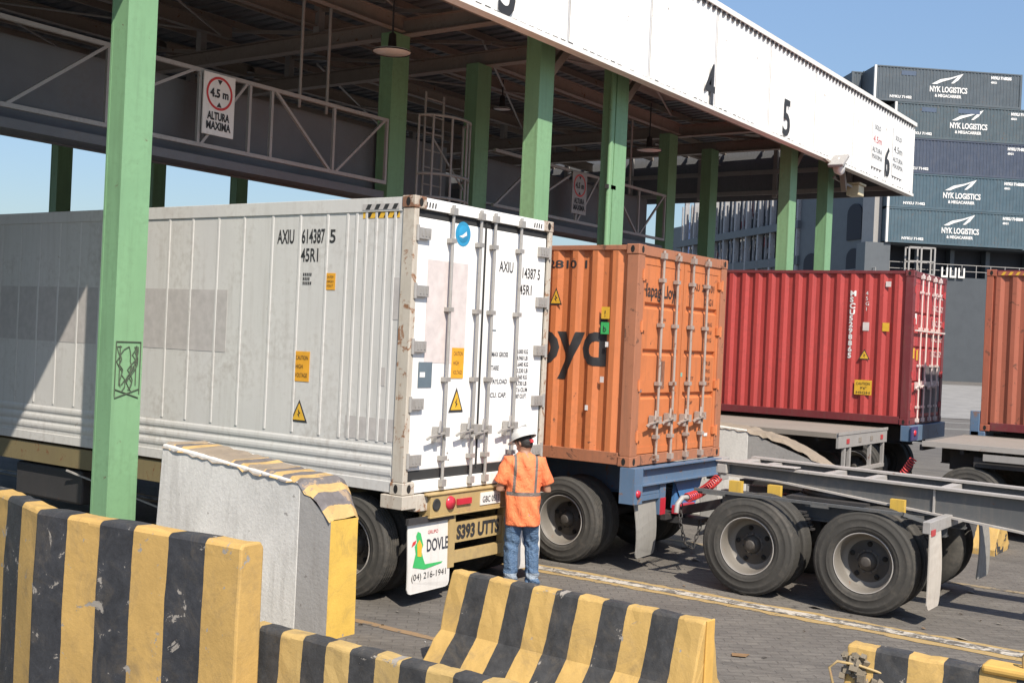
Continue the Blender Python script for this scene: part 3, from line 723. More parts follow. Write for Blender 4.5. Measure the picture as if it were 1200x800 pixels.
for x0 in (.17, 2.05):
    b_ = MB()
    for k in range(4): b_.add([(x0+.045*k, .0005, 2.80), (x0+.045*k+.02, .0005, 2.80), (x0+.045*k+.028, .0005, 2.85), (x0+.045*k+.008, .0005, 2.85)], [(0, 1, 2, 3)])
    b_.build('hazard_marks', M['black'], wc)
for x, z in ((.68, .335), (.72, .30), (.70, .37)): plate('scuff', wc, x, z, x+.022, z+.012, M['steelgrey'])
# side markings
SD = .0165
ribtext('AXIU', 1.88, 2.45, .20, M['black'], wc, fit=.25, bold=.005); ribtext('614387', 1.525, 2.45, .20, M['black'], wc, fit=.33, bold=.005); ribtext('5', 1.13, 2.45, .19, M['black'], wc, bold=.004); ribtext('45R1', 1.525, 2.26, .19, M['black'], wc, fit=.25, bold=.004)
b_ = MB()
for z_, nn in ((0, 5), (.045, 4), (.09, 5)):
    for k in range(nn): b_.box((SD, 1.48-k*.026, 2.02+z_), (SD-.002, 1.48-k*.026-.016, 2.02+z_+.03))
b_.build('data_grid', M['black'], wc)
splate('label', wc, 1.02, 1.97, 1.15, 2.14, M['yelloworange'], x=SD); 
for i in range(3): stext(('CAUTION', 'HIGH', 'VOLT')[i], 1.135, 2.09-.045*i, .035, M['black'], wc, fit=.09, x=SD-.003)
splate('label', wc, 1.33, 1.02, 1.55, 1.33, M['yelloworange'], x=SD)
for i in range(3): stext(('CAUTION', 'HIGH', 'VOLTAGE')[i], 1.525, 1.245-.09*i, .06, M['black'], wc, fit=.17 if i != 1 else .1, x=SD-.003)
tri_label(wc, 1.45, .60, .24, .23, rear=False, x=SD)
for z_ in (2.685, 2.765):
    SH = .0045 if z_ > 2.7 else .0165
    b_ = MB(); b_.box((SH, .20, z_), (SH-.002, .68, z_+.06)); hz_ = b_.build('hazard_strip', M['yellowlab'] if z_ < 2.7 else M['patch'], wc)
    b_ = MB()
    for k in range(4): y = .64-.115*k; b_.add([(SH-.003, y, z_+.004), (SH-.003, y-.055, z_+.004), (SH-.003, y-.085, z_+.056), (SH-.003, y-.03, z_+.056)], [(0, 1, 2, 3)])
    b_.build('hazard_bars', M['black'], hz_)
for y0, z0, y1, z1, m_ in ((2.62, 1.27, 7.3, 1.95, 'patch'), (.13, .50, .80, .72, 'patch'), (.11, 1.69, .24, 2.1, 'patch'), (.30, 1.04, .36, 1.22, 'patch')):
    splate('patch', wc, y0, z0, y1, z1, M[m_], x=.0165, t=.0015)
# ---------------------------------------------------------------- orange
OO = (11.866, 6.589, 1.236); HO = 2.591
oc = container(OO, .003, HO, 12.192, 'bright orange corrugated container with locked rear doors, on the blue chassis', M['orange'], M['orange_post'], M['orange'], railmat=M['orange_post'])
def steel_doors(c, H, mat, rods, zbars, rodmat, handle_z, gapx=1.22, hingemat=None):
    for x0, x1 in ((.15, gapx-.008), (gapx+.008, CW-.15)):
        d = MB(); segs = []; z = .14
        # vertical profile of the pressed door panel: recessed horizontal grooves
        prof = [(.14, .028)]
        for zz in sorted(zbars): prof += [(zz-.04, .028), (zz-.02, .06), (zz+.02, .06), (zz+.04, .028)]
        prof += [(H-.12, .028)]
        xa, xb = x0+.08, x1-.08
        vs = []; fs = []
        for zz, yy in prof: vs += [(xa, yy, zz), (xb, yy, zz)]
        for i in range(len(prof)-1): fs.append((2*i, 2*i+1, 2*i+3, 2*i+2))
        d.add(vs, fs)
        d.box((x0, .022, .14), (xa, .075, H-.12)); d.box((xb, .022, .14), (x1, .075, H-.12)); d.box((xa, .022, .14), (xb, .07, .22)); d.box((xa, .022, H-.22), (xb, .07, H-.12))
        dd = d.build('door', mat, c)
        g_ = MB(); g_.box((x0-.008, .05, .125), (x1+.007, .08, .139)); g_.box((x0-.008, .05, H-.119), (x1+.007, .08, H-.105))
        if x0 < 1: g_.box((x1, .045, .14), (x1+.0155, .08, H-.12))
        g_.build('door_seal', M['rubber'], dd)
        rods_and_handles(dd, rods[:2] if x0 < 1 else rods[2:], H, .03, H-.03, rodmat, .022, handle_z, 0)
        s = 1 if x0 < 1 else -1; hx = x0-.01 if x0 < 1 else x1+.01
        for z in (.35, .95, H-.95, H-.35):
            h = MB(); h.box((hx-s*.03, -.004, z-.05), (hx+s*.10, .0215, z+.05)); h.tube([(hx, -.002, z-.07), (hx, -.002, z+.07)], .018, 8); h.build('hinge', hingemat or mat, dd)
steel_doors(oc, HO, M['orange'], (.59, .97, 1.39, 1.81), (.82, 1.34, 1.89), paint('worn_galvanised_rods', (.36,.30,.26), .5, .6, (.22,.13,.09), rust=.3, streak=.5), .53)
DY = .034
rtext('Hapag-Lloyd', .16, 2.0, .22, M['black'], oc, fit=.92, y=(.026), bold=.003)
rtext('HLXU', 1.37, 2.14, .13, M['black'], oc, fit=.30, y=(.026)); rtext('228101', 1.74, 2.14, .13, M['black'], oc, fit=.36, y=(.026)); rtext('22G1', 1.84, 1.97, .12, M['black'], oc, fit=.24, y=(.026))
for i, s_ in enumerate(('MAX.GR.', '', 'TARE', '', 'NET', '', 'CU.CAP')):
    if s_: rtext(s_, 1.40, 1.62-.17*i*.9, .06, M['black'], oc, fit=.20, y=(.026))
for i, s_ in enumerate(('30.480 KG', '67.200 LB', '2.210 KG', '4.870 LB', '28.270 KG', '62.330 LB', '33.2 CU.M')): 
    z_ = (1.70, 1.60, 1.50, 1.20, 1.10, 1.0, .93)[i]; rtext(s_, 1.86, z_, .07, M['black'], oc, fit=.22, y=(.026))
rtext('SHIPPERS', .62, 1.72, .045, M['black'], oc, fit=.17, y=(.026)); rtext('LOAD', .62, 1.64, .045, M['black'], oc, fit=.12, y=(.026))
plate('data_plate', oc, .64, .90, .82, 1.24, M['zinc'], y=.034, t=.006)
for x0, z0 in ((.20, .87), (1.24, 1.05)): plate('label', oc, x0, z0, x0+.045, z0+.05, M['whitetxt'] if x0 < 1 else paint('pale_green_label', (.2,.45,.36), .5), y=.021, t=.002)
plate('label', oc, 1.98, .28, 2.08, .32, M['whitetxt'], y=.021, t=.002)
SW = .012
text('ship_line_name', 'Hapag-Lloyd', .78, M['black'], oc, (SW, .43+3.55, 1.17), EXS, EYR, bold=.022, fit=3.55, off=.004, warp=side_warp)
text('lettering', 'HLXU 22810 1', .13, M['black'], oc, (SW, 1.95, 2.31), EXS, EYR, bold=.003, fit=1.22, off=.004, warp=side_warp)
tri_label(oc, 1.12, 1.86, .18, .21, rear=False, x=.010)
splate('label', oc, .36, 1.71, .47, 1.85, M['yellowlab'], x=.008); splate('label', oc, .36, 1.53, .47, 1.67, M['greentxt'], x=.008); splate('label', oc, .36, 1.38, .40, 1.44, M['whitetxt'], x=.008)
stext('b', .44, 1.56, .1, M['black'], oc, x=.0035); stext('!', .43, 1.74, .1, M['black'], oc, x=.0035); splate('label', oc, .40, .96, .45, 1.03, M['patchpink'], x=.008)
splate('label', oc, .60, .62, .64, .68, M['whitetxt'], x=.008)
# ---------------------------------------------------------------- red
RO = (22.06, 6.404, 1.387)
rc = container(RO, .0192, HH, 12.192, 'bright red corrugated container with white lock rods, standing behind the empty grey flatbed', M['red'], M['red_dark'], M['red_door'], railmat=M['red_dark'])
whiterod = paint('white_rods', (.70,.62,.58), .5, .4, (.5,.2,.18), streak=.5)
steel_doors(rc, HH, M['red_door'], (.55, .95, 1.45, 1.85), (.8, 1.45, 2.1), whiterod, .75, hingemat=M['red_door'])
plate('grimy_lower_panel', rc, .95, .2, 2.25, 1.12, paint('grey_door_patch', (.14,.12,.13), .6), y=.018, t=.002)
rodc = MB(); rodc.bar((.15, -.03, 1.78), (2.3, -.03, 1.78), .03); rodc.build('door_bar', whiterod, rc)
for z_ in (2.45, 2.2, 1.9, 1.6, 1.3):
    rtext('MSCU 529', 1.5, z_, .16, M['whitetxt'], rc, fit=.8, y=.02)
for x0, z0, m_ in ((.2, 1.25, 'yellowlab'), (.45, 1.22, 'yellowlab'), (.25, 1.9, 'whitetxt')): plate('label', rc, x0, z0, x0+.12, z0+.2, M[m_], y=.02)
text('vertical_lettering', '\n'.join('MSCU5298865'), .135, M['whitetxt'], rc, (.012, 1.19, 2.40), EXS, EYR, line=.88, sx=1.1, off=.005, bold=.006, warp=side_warp, align='LEFT')
text('vertical_lettering', '\n'.join('45G1')+'', .10, M['whitetxt'], rc, (.012, .89, 2.42), EXS, EYR, line=1.0, off=.005, warp=side_warp)
tri_label(rc, .87, 1.19, .22, .2, rear=False, x=.010)
splate('label', rc, .70, .52, 1.03, .80, M['yellowlab'], x=.009)
for i, s_ in enumerate(('CAUTION', '9\'6"', 'HIGH')): stext(s_, 1.0 if i != 1 else .92, .71-.085*i, .07, M['black'], rc, fit=.26 if i != 1 else .12, x=.005)
splate('label', rc, .42, 1.74, .55, 1.9, M['yellowlab'], x=.009); splate('label', rc, .80, 1.74, .92, 1.9, M['patchpink'], x=.009); splate('label', rc, .42, 2.58, .52, 2.68, M['patchpink'], x=.009)
# ---------------------------------------------------------------- rust red one at the right edge, its front end towards the red one
ru = container((22.06, 5.12-12.192, 1.40), 0, HH, 12.192, 'faded brownish red container cut off by the right edge of the photo', M['rustred'], M['rustred'], M['rustred'], railmat=M['red_dark'])
b_ = MB(); b_.box((.003, 11.35, 2.79), (.0, 12.0, 2.86)); sh = b_.build('hazard_strip', M['rustred'], ru)
b_ = MB()
for k in range(5): y = 11.95-.12*k; b_.add([(-.003, y, 2.795), (-.003, y-.05, 2.795), (-.003, y-.09, 2.855), (-.003, y-.04, 2.855)], [(0, 1, 2, 3)])
b_.build('hazard_bars', M['yellowlab'], sh)
# ================================================================ wheels and trailers
def wheel(parent, x, y, r=.52, w_=.27, side=-1, detail=True, name='wheel', rim_mat='rim', flip=False):
    """x = outer face, the tyre reaches inwards; side=-1: outer face looks to -x"""
    s = -side
    def P(l): return [(a*s, rr) for a, rr in l]
    t = MB()
    t.lathe(P([(.035, r*.575), (.014, r*.60), (.010, r*.615), (.003, r*.63), (.0, r*.66), (.0, r*.695), (-.0025, r*.70), (-.0025, r*.71), (.0, r*.715), (.001, r*.78), (.004, r*.83), (.0025, r*.835), (.0045, r*.85), (.012, r*.90), (.024, r*.94), (.0225, r*.945), (.036, r*.97), (.05, r*.985)]), axis='X', n=48)
    # treaded crown with grooves
    pr = [(.05, r*.985)]; k = 5; wd_ = w_-.10
    for i in range(k):
        a = .05+wd_*i/k; b = .05+wd_*(i+1)/k
        pr += [(a+.004, r), (b-.012, r)]
        if i < k-1: pr += [(b-.011, r-.018), (b-.001, r-.018)]
    pr += [(w_-.05, r*.985)]
    t.lathe(P(pr), axis='X', n=48, smooth=False)
    t.lathe(P([(w_-.05, r*.985), (w_-.012, r*.9), (w_, r*.78), (w_, r*.66), (w_-.012, r*.6), (w_-.035, r*.575)]), axis='X', n=48)
    o = t.build(name, M['tyre'], parent); o.location = (x, y, r)
    rm = MB(); q = .575*r
    rm.lathe(P([(.022, q+.002), (.016, q-.003), (.030, q-.014), (.07, q-.026), (.16, q-.036), (.195, q-.05), (.205, q-.09)]), axis='X', n=40)
    rm.lathe(P([(.035, q+.006), (.021, q+.006), (.0145, q+.002), (.0145, q-.004), (.018, q-.006)]), axis='X', n=40, mi=1)
    rm.build('rim', [M[rim_mat], M['rail_top']], o)
    rd = MB(); rd.lathe(P([(.205, q-.09), (.19, .13), (.175, .12), (.175, .10)]), axis='X', n=40, mi=0)
    rd.lathe(P([(w_-.03, q), (w_-.03, q-.05), (.215, q-.07), (.207, q-.09)]), axis='X', n=32)
    for k in range(5):
        a = 2*math.pi*(k+.3)/5; cy, cz = .178*math.cos(a), .178*math.sin(a)
        rd.lathe(P([(.186, .001), (.186, .026), (.200, .027)]), c=(0, cy, cz), axis='X', n=12, mi=1)
    rd.build('wheel_disc', [M['rim_dark'], M['hole']], o)
    h = MB(); h.lathe(P([(.185, .10), (.15, .09), (.13, .07), (.12, .058), (.10, .052), (.096, .04), (.094, .001)]), axis='X', n=28)
    for k in range(10):
        a = 2*math.pi*k/10; h.lathe(P([(.165, .001), (.165, .011), (.19, .012)]), c=(0, .115*math.cos(a), .115*math.sin(a)), axis='X', n=6, smooth=False)
    h.build('hub', M['rim_dark'], o)
    return o
def copy_tree(o, parent=None):
    c = o.copy(); COL.objects.link(c)
    if parent is not None: c.parent = parent
    for ch in list(o.children): copy_tree(ch, c)
    return c
_w = {}
def put_wheel(parent, x, y, side, r=.52):
    key = (side, r)
    if key not in _w:
        _w[key] = wheel(parent, x, y, r, side=side); return _w[key]
    c = copy_tree(_w[key], parent); c.location = (x, y, r); c.rotation_euler = (random.uniform(0, 6), 0, 0); return c
def bogie(parent, x0, x1, ys, r=.52):
    for y in ys:
        put_wheel(parent, x0, y, -1, r); put_wheel(parent, x0+.33, y, -1, r)
        put_wheel(parent, x1, y, 1, r); put_wheel(parent, x1-.33, y, 1, r)
        a = MB(); a.tube([(x0+.5, y, r), (x1-.5, y, r)], .07, 12); a.lathe([(-.12, .2), (.0, .21), (.02, .12)], c=(x0+.68, y, r), axis='X', n=20); a.lathe([(-.02, .12), (.0, .21), (.12, .2)], c=(x1-.68, y, r), axis='X', n=20)
        a.build('axle', M['dark_steel'], parent)
def rails(parent, x0, x1, y0, y1, z, h=.3, mat=None, cross=1.2, flange=.12):
    m_ = mat or M['olive']
    for x in (x0, x1):
        b_ = MB(); ibeam(b_, (x, y0, z-h/2), (x, y1, z-h/2), h, flange); b_.build('chassis_rail', m_, parent)
    b_ = MB(); y = y0+.6
    while y < y1: b_.bar((x0+.02, y, z-h*.4), (x1-.02, y, z-h*.4), .08, h*.5); y += cross
    b_.build('crossmember', m_, parent)
def flap(parent, x0, x1, y, z0, z1, mat, bend=.02, name='mudflap'):
    b_ = MB(); n = 6; vs = []; fs = []
    r_ = .05
    pts = [(x0, z1), (x1, z1), (x1, z0+r_), (x1-.015, z0+.015), (x1-r_, z0), (x0+r_, z0), (x0+.015, z0+.015), (x0, z0+r_)]
    b_.prism(pts, 'Y', y, y+.012); 
    o = b_.build(name, mat, parent, bevel=0)
    bm = bmesh.new(); bm.from_mesh(o.data)
    for zc in [z0+(z1-z0)*k/6 for k in range(1, 6)]:
        bmesh.ops.bisect_plane(bm, geom=bm.verts[:]+bm.edges[:]+bm.faces[:], plane_co=(0, 0, zc), plane_no=(0, 0, 1))
    for v in bm.verts:
        t = (z1-v.co.z)/(z1-z0); v.co.y += -bend*math.sin(t*2.6)+.01*math.sin(v.co.x*9+t*3)
    bm.to_mesh(o.data); bm.free()
    return o
# ---- semi trailer under the white container  (local: x across, y forward from the container's rear, z from the ground)
t1 = empty('semi_trailer', (8.62, 7.257, 0), 0, 'dull yellow trailer chassis under the white container, lettered S393 UTTS on its rear', 'trailer')
bz = 1.103
b_ = MB(); b_.box((.36, -.07, bz-.225), (2.08, .08, bz-.022)); b_.box((.30, -.085, bz-.022), (2.14, .08, bz-.004)); b_.box((.34, -.085, bz-.245), (2.10, .06, bz-.225)); bump_ = b_.build('rear_beam', M['yellow_paint'], t1, bevel=.004)
b_ = MB(); b_.box((-.03, -.03, bz-.135), (.185, .25, bz-.004)); b_.box((.185, -.03, bz-.17), (.358, .25, bz-.004)); b_.build('bolster_end', M['white_rust'], t1, bevel=.006)
b_ = MB(); b_.box((CW-.185, -.03, bz-.16), (CW+.03, .25, bz-.004)); b_.build('bolster_end', M['white_rust'], t1, bevel=.006)
b_ = MB(); b_.lathe([(-.075, .062), (-.085, .055), (-.078, .04), (-.078, .001)], c=(.245+.2, 0, bz-.115), axis='Y', n=22); b_.build('lamp_socket', M['rubber'], t1)
b_ = MB(); b_.lathe([(-.075, .07), (-.10, .06), (-.108, .001)], c=(.665, 0, bz-.115), axis='Y', n=22); b_.build('tail_lamp', M['lens_red'], t1)
b_ = MB(); b_.box((.77, -.095, bz-.145), (1.0, -.072, bz-.085)); b_.build('tail_lamp', M['lens_red'], t1)
b_ = MB(); b_.box((1.17, -.08, bz-.185), (1.52, -.071, bz-.055)); pl_ = b_.build('number_plate', M['trim'], t1); text('lettering', 'GBC 0513', .09, M['black'], pl_, (1.2, -.082, bz-.155), EXR, EYR, fit=.29)
b_ = MB(); b_.box((.70, -.05, bz-.78), (.80, .03, bz-.247)); b_.box((1.64, -.05, bz-.78), (1.74, .03, bz-.247)); b_.box((.802, -.048, bz-.74), (1.638, .02, bz-.63)); b_.build('underride_frame', M['yellow_paint'], t1)
b_ = MB(); b_.box((.802, -.035, bz-.54), (1.638, .02, bz-.335)); pn = b_.build('name_panel', M['yellow_paint'], t1)
text('lettering', 'S393 UTTS', .19, M['black'], pn, (.84, -.037, bz-.50), EXR, EYR, fit=.74, bold=.008)
rails(t1, .75, 1.69, .1, 12.0, bz-.06, .34, M['olive'])
for k in range(8):
    b_ = MB(); y = 3.6+k*1.15; b_.bar((.06, y, bz-.12), (.70, y, bz-.16), .07, .12); b_.build('outrigger', M['olive'], t1); MB().bar((1.74, y, bz-.16), (2.38, y, bz-.12), .07, .12).build('outrigger', M['olive'], t1)
b_ = MB(); b_.box((.03, 3.3, bz-.26), (.07, 12.0, bz-.02)); b_.box((2.37, 3.3, bz-.26), (2.41, 12.0, bz-.02)); b_.build('side_beam', M['olive'], t1)
b_ = MB(); b_.box((.1, 5.2, bz-.72), (.6, 6.6, bz-.30)); b_.build('tool_box', M['dark_steel'], t1, bevel=.03)
bogie(t1, .02, CW-.02, (.72, 2.0))
b_ = MB(); b_.bar((.02, 5.4, bz-.30), (.5, 3.2, bz-.80), .02); b_.build('stay_rod', M['steelgrey'], t1)
f1 = flap(t1, .08, .74, -.03, .14, bz-.27, M['flap_white'])
b_ = MB(); b_.box((.05, -.055, bz-.285), (.76, -.02, bz-.225)); b_.build('flap_bracket', M['dark_steel'], t1)
def on_flap(o, y0=-.03, z0=.14, z1=bz-.27, bend=.02, off=.002):
    for v in o.data.vertices:
        t = (z1-v.co.z)/(z1-z0); q_ = (v.co.x-.08)/.66; v.co.y = y0-bend*math.sin(t*2.6)+.01*((1-q_)*math.sin(.72+t*3)+q_*math.sin(6.66+t*3))-off-.002-(-.03-v.co.y if v.co.y < -.031 else 0)
    return o
on_flap(text('lettering', 'DOVLE', .17, M['darkblue_txt'], f1, (.36, -.03, .53), EXR, EYR, fit=.34, bold=.003, off=0))
on_flap(text('lettering', '(04) 216-1941', .09, M['black'], f1, (.13, -.03, .27), EXR, EYR, fit=.54, off=0))
on_flap(text('lettering', 'GRUPO', .05, M['redtxt'], f1, (.38, -.03, .70), EXR, EYR, fit=.16, off=0))
b_ = MB()
blob = [(.15,.40),(.33,.36),(.60,.39),(.62,.405),(.34,.41),(.31,.47),(.28,.55),(.31,.60),(.29,.66),(.27,.72),(.225,.74),(.20,.70),(.215,.64),(.18,.60),(.195,.53),(.17,.46)]
b_.add([(x, -.03, z) for x, z in blob], [tuple(range(len(blob)))], 0)
b_.add([(x, -.032, z) for x, z in [(.22,.50),(.28,.49),(.29,.60),(.25,.66),(.215,.62)]], [(0, 1, 2, 3, 4)], 1)
b_.add([(x, -.032, z) for x, z in [(.13,.60),(.19,.625),(.20,.66),(.15,.645)]], [(0, 1, 2, 3)], 2)
on_flap(b_.build('green_emblem', [M['greentxt'], M['yellowlab'], M['redtxt']], f1))
flap(t1, 1.70, 2.36, -.03, .14, bz-.27, M['flap_white'])
b_ = MB(); b_.box((1.68, -.055, bz-.285), (2.38, -.02, bz-.225)); b_.build('flap_bracket', M['dark_steel'], t1)

# ---- blue trailer under the orange container
t2 = empty('semi_trailer', (11.866, 6.589, 0), 0, 'blue trailer chassis with grey mud flaps under the orange container', 'trailer'); oz = 1.236
b_ = MB(); ibeam(b_, (.15, -.03, oz-.115), (CW-.02, -.03, oz-.115), .21, .16); b_.build('rear_beam', M['blue_chassis'], t2)
b_ = MB(); b_.box((-.04, -.10, oz-.42), (.16, .10, oz-.005)); b_.box((-.035, -.104, oz-.42), (.15, -.1005, oz-.20)); b_.build('corner_bracket', M['blue_chassis'], t2, bevel=.03)
b_ = MB(); b_.box((CW-.17, -.12, oz-.30), (CW+.06, .10, oz-.005)); b_.build('corner_bracket', M['steelgrey'], t2, bevel=.01)
b_ = MB(); b_.lathe([(-.0, .045), (-.02, .04), (-.024, .001)], c=(.04, -.104, oz-.30), axis='Y', n=16); b_.build('tail_lamp', M['lens_red'], t2)
b_ = MB(); b_.box((.16, -.06, oz-.40), (.66, -.02, oz-.34)); b_.box((.16, -.05, oz-.335), (.66, -.03, oz-.232)); b_.box((.66, -.07, oz-.60), (.80, .02, oz-.225)); b_.build('lamp_carrier', M['blue_chassis'], t2)
b_ = MB(); b_.box((.665, -.08, oz-.60), (.79, -.071, oz-.40)); b_.build('reflector', M['lens_red'], t2)
b_ = MB(); b_.add([(1.15, .0, oz-.225), (1.95, .0, oz-.225), (1.75, .0, oz-.60), (1.45, .0, oz-.60)], [(0, 1, 2, 3)]); b_.prism([(1.25, oz-.224), (1.95, oz-.224), (1.70, oz-.55), (1.2, oz-.58)], 'Y', .02, .06); b_.build('gusset', paint('bright_blue_chassis', (.06,.19,.42), .5, .4), t2)
rails(t2, .75, 1.69, .1, 12.0, oz-.06, .34, M['blue_chassis'])
bogie(t2, 0, CW, (.92, 2.2), .515)
flap(t2, .13, .62, -.02, .17, oz-.405, M['flap'], .05); flap(t2, 1.80, 2.34, -.02, .25, oz-.36, M['flap'], .04)
b_ = MB(); b_.box((.85, -.05, .55), (1.6, .15, .62)); b_.box((1.05, -.4, .50), (1.35, .1, .58)); b_.box((1.0, -.12, .62), (1.5, -.06, .72), 1); b_.build('tow_hitch', [M['dark_steel'], M['lens_red']], t2)
# ---- safety chain and coiled air line between blue trailer and dolly
def chain(name, pts, label):
    o = MB(); L = 0
    for (p, q) in zip(pts, pts[1:]):
        p, q = Vector(p), Vector(q); n = max(1, int((q-p).length/.055))
        for k in range(n):
            c = p.lerp(q, (k+.5)/n); d = (q-p).normalized(); a = Vector((1, 0, 0)) if k % 2 else Vector((0, 1, 0)); a = (a-d*a.dot(d)).normalized()
            o.tube([c+d*(.036*math.cos(t))+a*(.02*math.sin(t)) for t in [2*math.pi*i/10 for i in range(10)]], .007, 6, closed=True)
    ob = o.build(name, M['dark_steel']); return tag(ob, label, 'chain')
chain('tow_chain', [(12.45, 6.2, .82), (12.36, 6.15, .6), (12.40, 6.1, .36), (12.5, 6.05, .30), (12.62, 6.0, .62)], 'dark steel chain hanging between the blue trailer and the dolly wheels')
def coil(name, p, q, rad, turns, label, sag=.12, rr=.012):
    p, q = Vector(p), Vector(q); d = (q-p).normalized(); a = d.cross(Vector((0, 0, 1))).normalized(); b = a.cross(d); n = turns*12
    pts = []
    for i in range(n+1):
        t = i/n; c = p.lerp(q, t)-Vector((0, 0, sag*4*t*(1-t))); an = 2*math.pi*turns*t
        pts.append(c+(a*math.cos(an)+b*math.sin(an))*rad)
    o = MB(); o.tube(pts, rr, 6); ob = o.build(name, M['coil']); return tag(ob, label, 'hose')
coil('air_hose', (12.40, 6.1, .90), (13.22, 6.1, 1.07), .05, 17, 'red coiled air hose between the blue trailer and the grey skeletal chassis', .04, .009)
b_ = MB(); b_.tube([(12.18, 6.12, .74), (12.2, 6.12, .84), (12.28, 6.1, .91), (12.42, 6.1, .90)], .03, 8); tag(b_.build('hose_connector', M['steelgrey']), 'pale curved hose end at the left of the red coiled hose behind the orange container', 'connector')

# ---- dolly in lane 3 (axle pair) and skeletal chassis resting on it
dl = empty('dolly', (11.84, 4.46, 0), 0, 'black two-axle dolly with four big wheels on each side view and pale mud flaps, carrying the bare chassis', 'dolly')
dl['label'] = 'dark two-axle dolly with dual wheels and pale mud flaps under the bare chassis'
bogie(dl, 0, 2.36, (-.63, .64), .535)
rails(dl, .80, 1.56, -1.25, 1.3, 1.02, .22, M['grey_chassis'], .7)
for p_, q_ in (((.05, 1.3, 1.08), (.05, -1.0, 1.08)), ((2.3, 1.3, 1.08), (2.3, -1.1, 1.08))):
    MB().bar(p_, q_, .045, .03).build('fender_rail', M['grey_chassis'], dl)
MB().bar((.05, -1.0, 1.08), (.30, -1.22, .98), .05, .04).build('fender_stay', M['grey_chassis'], dl)
for y in (1.25, .0, -1.0): MB().bar((.075, y, 1.06), (.74, y, .97), .05, .05).build('fender_stay', M['grey_chassis'], dl)
b_ = MB(); b_.box((-.02, -1.30, .92), (2.42, -1.22, 1.04)); b_.build('rear_beam', M['steelgrey'], dl, bevel=.006)
b_ = MB(); b_.box((-.01, -1.312, .90), (.13, -1.302, .96)); b_.build('reflector', M['red_door'], dl)
flap(dl, -.04, .36, -1.30, .17, .92, M['flap_beige'], .015); flap(dl, 1.9, 2.36, -1.30, .20, .90, M['flap'], .03)
b_ = MB(); b_.lathe([(0, .001), (0, .44), (.06, .44), (.06, .001)], c=(1.18, .0, 1.06), axis='Z', n=32); b_.box((.62, -.45, 1.03), (1.74, .45, 1.06)); b_.build('fifth_wheel_plate', M['dark_steel'], dl)
b_ = MB(); b_.bar((.85, 1.3, .85), (1.18, 2.1, .62), .1, .1); b_.bar((1.5, 1.3, .85), (1.18, 2.1, .62), .1, .1); b_.build('drawbar', M['dark_steel'], dl)
b_ = MB(); b_.tube([(.6, -.9, .80), (.6, -.35, .80)], .14, 16); b_.build('air_tank', M['grey_chassis'], dl)
for y in (.64, -.63):
    b_ = MB()
    for k in range(6): b_.bar((.62, y-.52+.02*k, .72+.035*k), (.62, y+.52-.02*k, .72+.035*k), .09, .02)
    b_.build('leaf_spring', M['dark_steel'], dl)
b_ = MB(); b_.tube([(.30, 1.0+.05*math.sin(i*2), .60+.0*i) if 0 else (.28+.03*(i % 2), 1.28-.06*i, .58+.10*(i % 2)) for i in range(7)], .012, 6); b_.build('spring_coil', M['dark_steel'], dl)

sk = empty('skeletal_chassis', (12.55, 5.8, 0), 0, 'bare grey skeletal chassis with open ladder frame, running out of the photo at the right', 'trailer')
RT = 1.335
for x in (.08, 1.02):
    # gooseneck web: shallow in front, deepening behind the dolly
    b_ = MB(); web = [(0, RT-.012), (-11, RT-.16), (-11, RT-.66), (-4.3, RT-.52), (-3.3, RT-.375), (-2.5, RT-.30), (-.7, RT-.135), (0, RT-.125)]
    b_.prism([(y, z) for y, z in web], 'X', x-.008, x+.008)
    rl = b_.build('chassis_rail', M['grey_chassis'], sk)
    b_ = MB(); b_.bar((x, 0, RT), (x, -11, RT-.148), .13, .024); b_.bar((x, 0, RT-.135), (x, -.7, RT-.145), .13, .02); b_.bar((x, -.7, RT-.145), (x, -2.5, RT-.31), .13, .02); b_.bar((x, -2.5, RT-.31), (x, -3.3, RT-.385), .13, .02); b_.bar((x, -3.3, RT-.385), (x, -4.3, RT-.53), .13, .02); b_.bar((x, -4.3, RT-.53), (x, -11, RT-.67), .13, .02)
    b_.build('rail_flange', M['rail_top'], rl)
for y in (-.35, -1.15, -1.62, -2.45, -3.3, -4.2, -5.2, -6.2, -7.2, -8.2, -9.2, -10.2):
    b_ = MB(); z = RT-.0135*(-y); b_.bar((.10, y, z-.07), (1.0, y-.0, z-.07), .10, .09); b_.build('crossmember', M['rail_top'], sk)
b_ = MB(); b_.box((-.02, -.12, RT-.12), (1.12, .0, RT-.014)); b_.box((-.03, -.95, RT+.013), (.16, .02, RT+.028)); b_.build('front_bolster', M['rail_top'], sk, bevel=.008)
b_ = MB(); b_.bar((.065, -2.45, RT-.05), (.065, -2.45, RT-.30), .02, .03); b_.build('web_stiffener', M['rail_top'], sk)
mky = paint('marker_yellow', (.62,.40,.07), .55, .5)
for y in (-.25, -.72, -2.1): MB().box((-.05, y-.075, RT-.34), (.02, y+.075, RT-.19)).build('marker_block', mky, sk)
b_ = MB(); b_.box((.3, -1.6, RT-.25), (.8, -.15, RT-.2)); b_.build('kingpin_plate', M['dark_steel'], sk)
b_ = MB()
for y in (-5.6, -6.9): b_.lathe([(0, .001), (0, .5), (.25, .5), (.25, .001)], c=(-.5, y, .52), axis='X', n=24)
b_.build('rear_wheels', M['tyre'], sk) if 0 else None
bogie(sk, -.68, 1.78, (-9.0, -10.3))

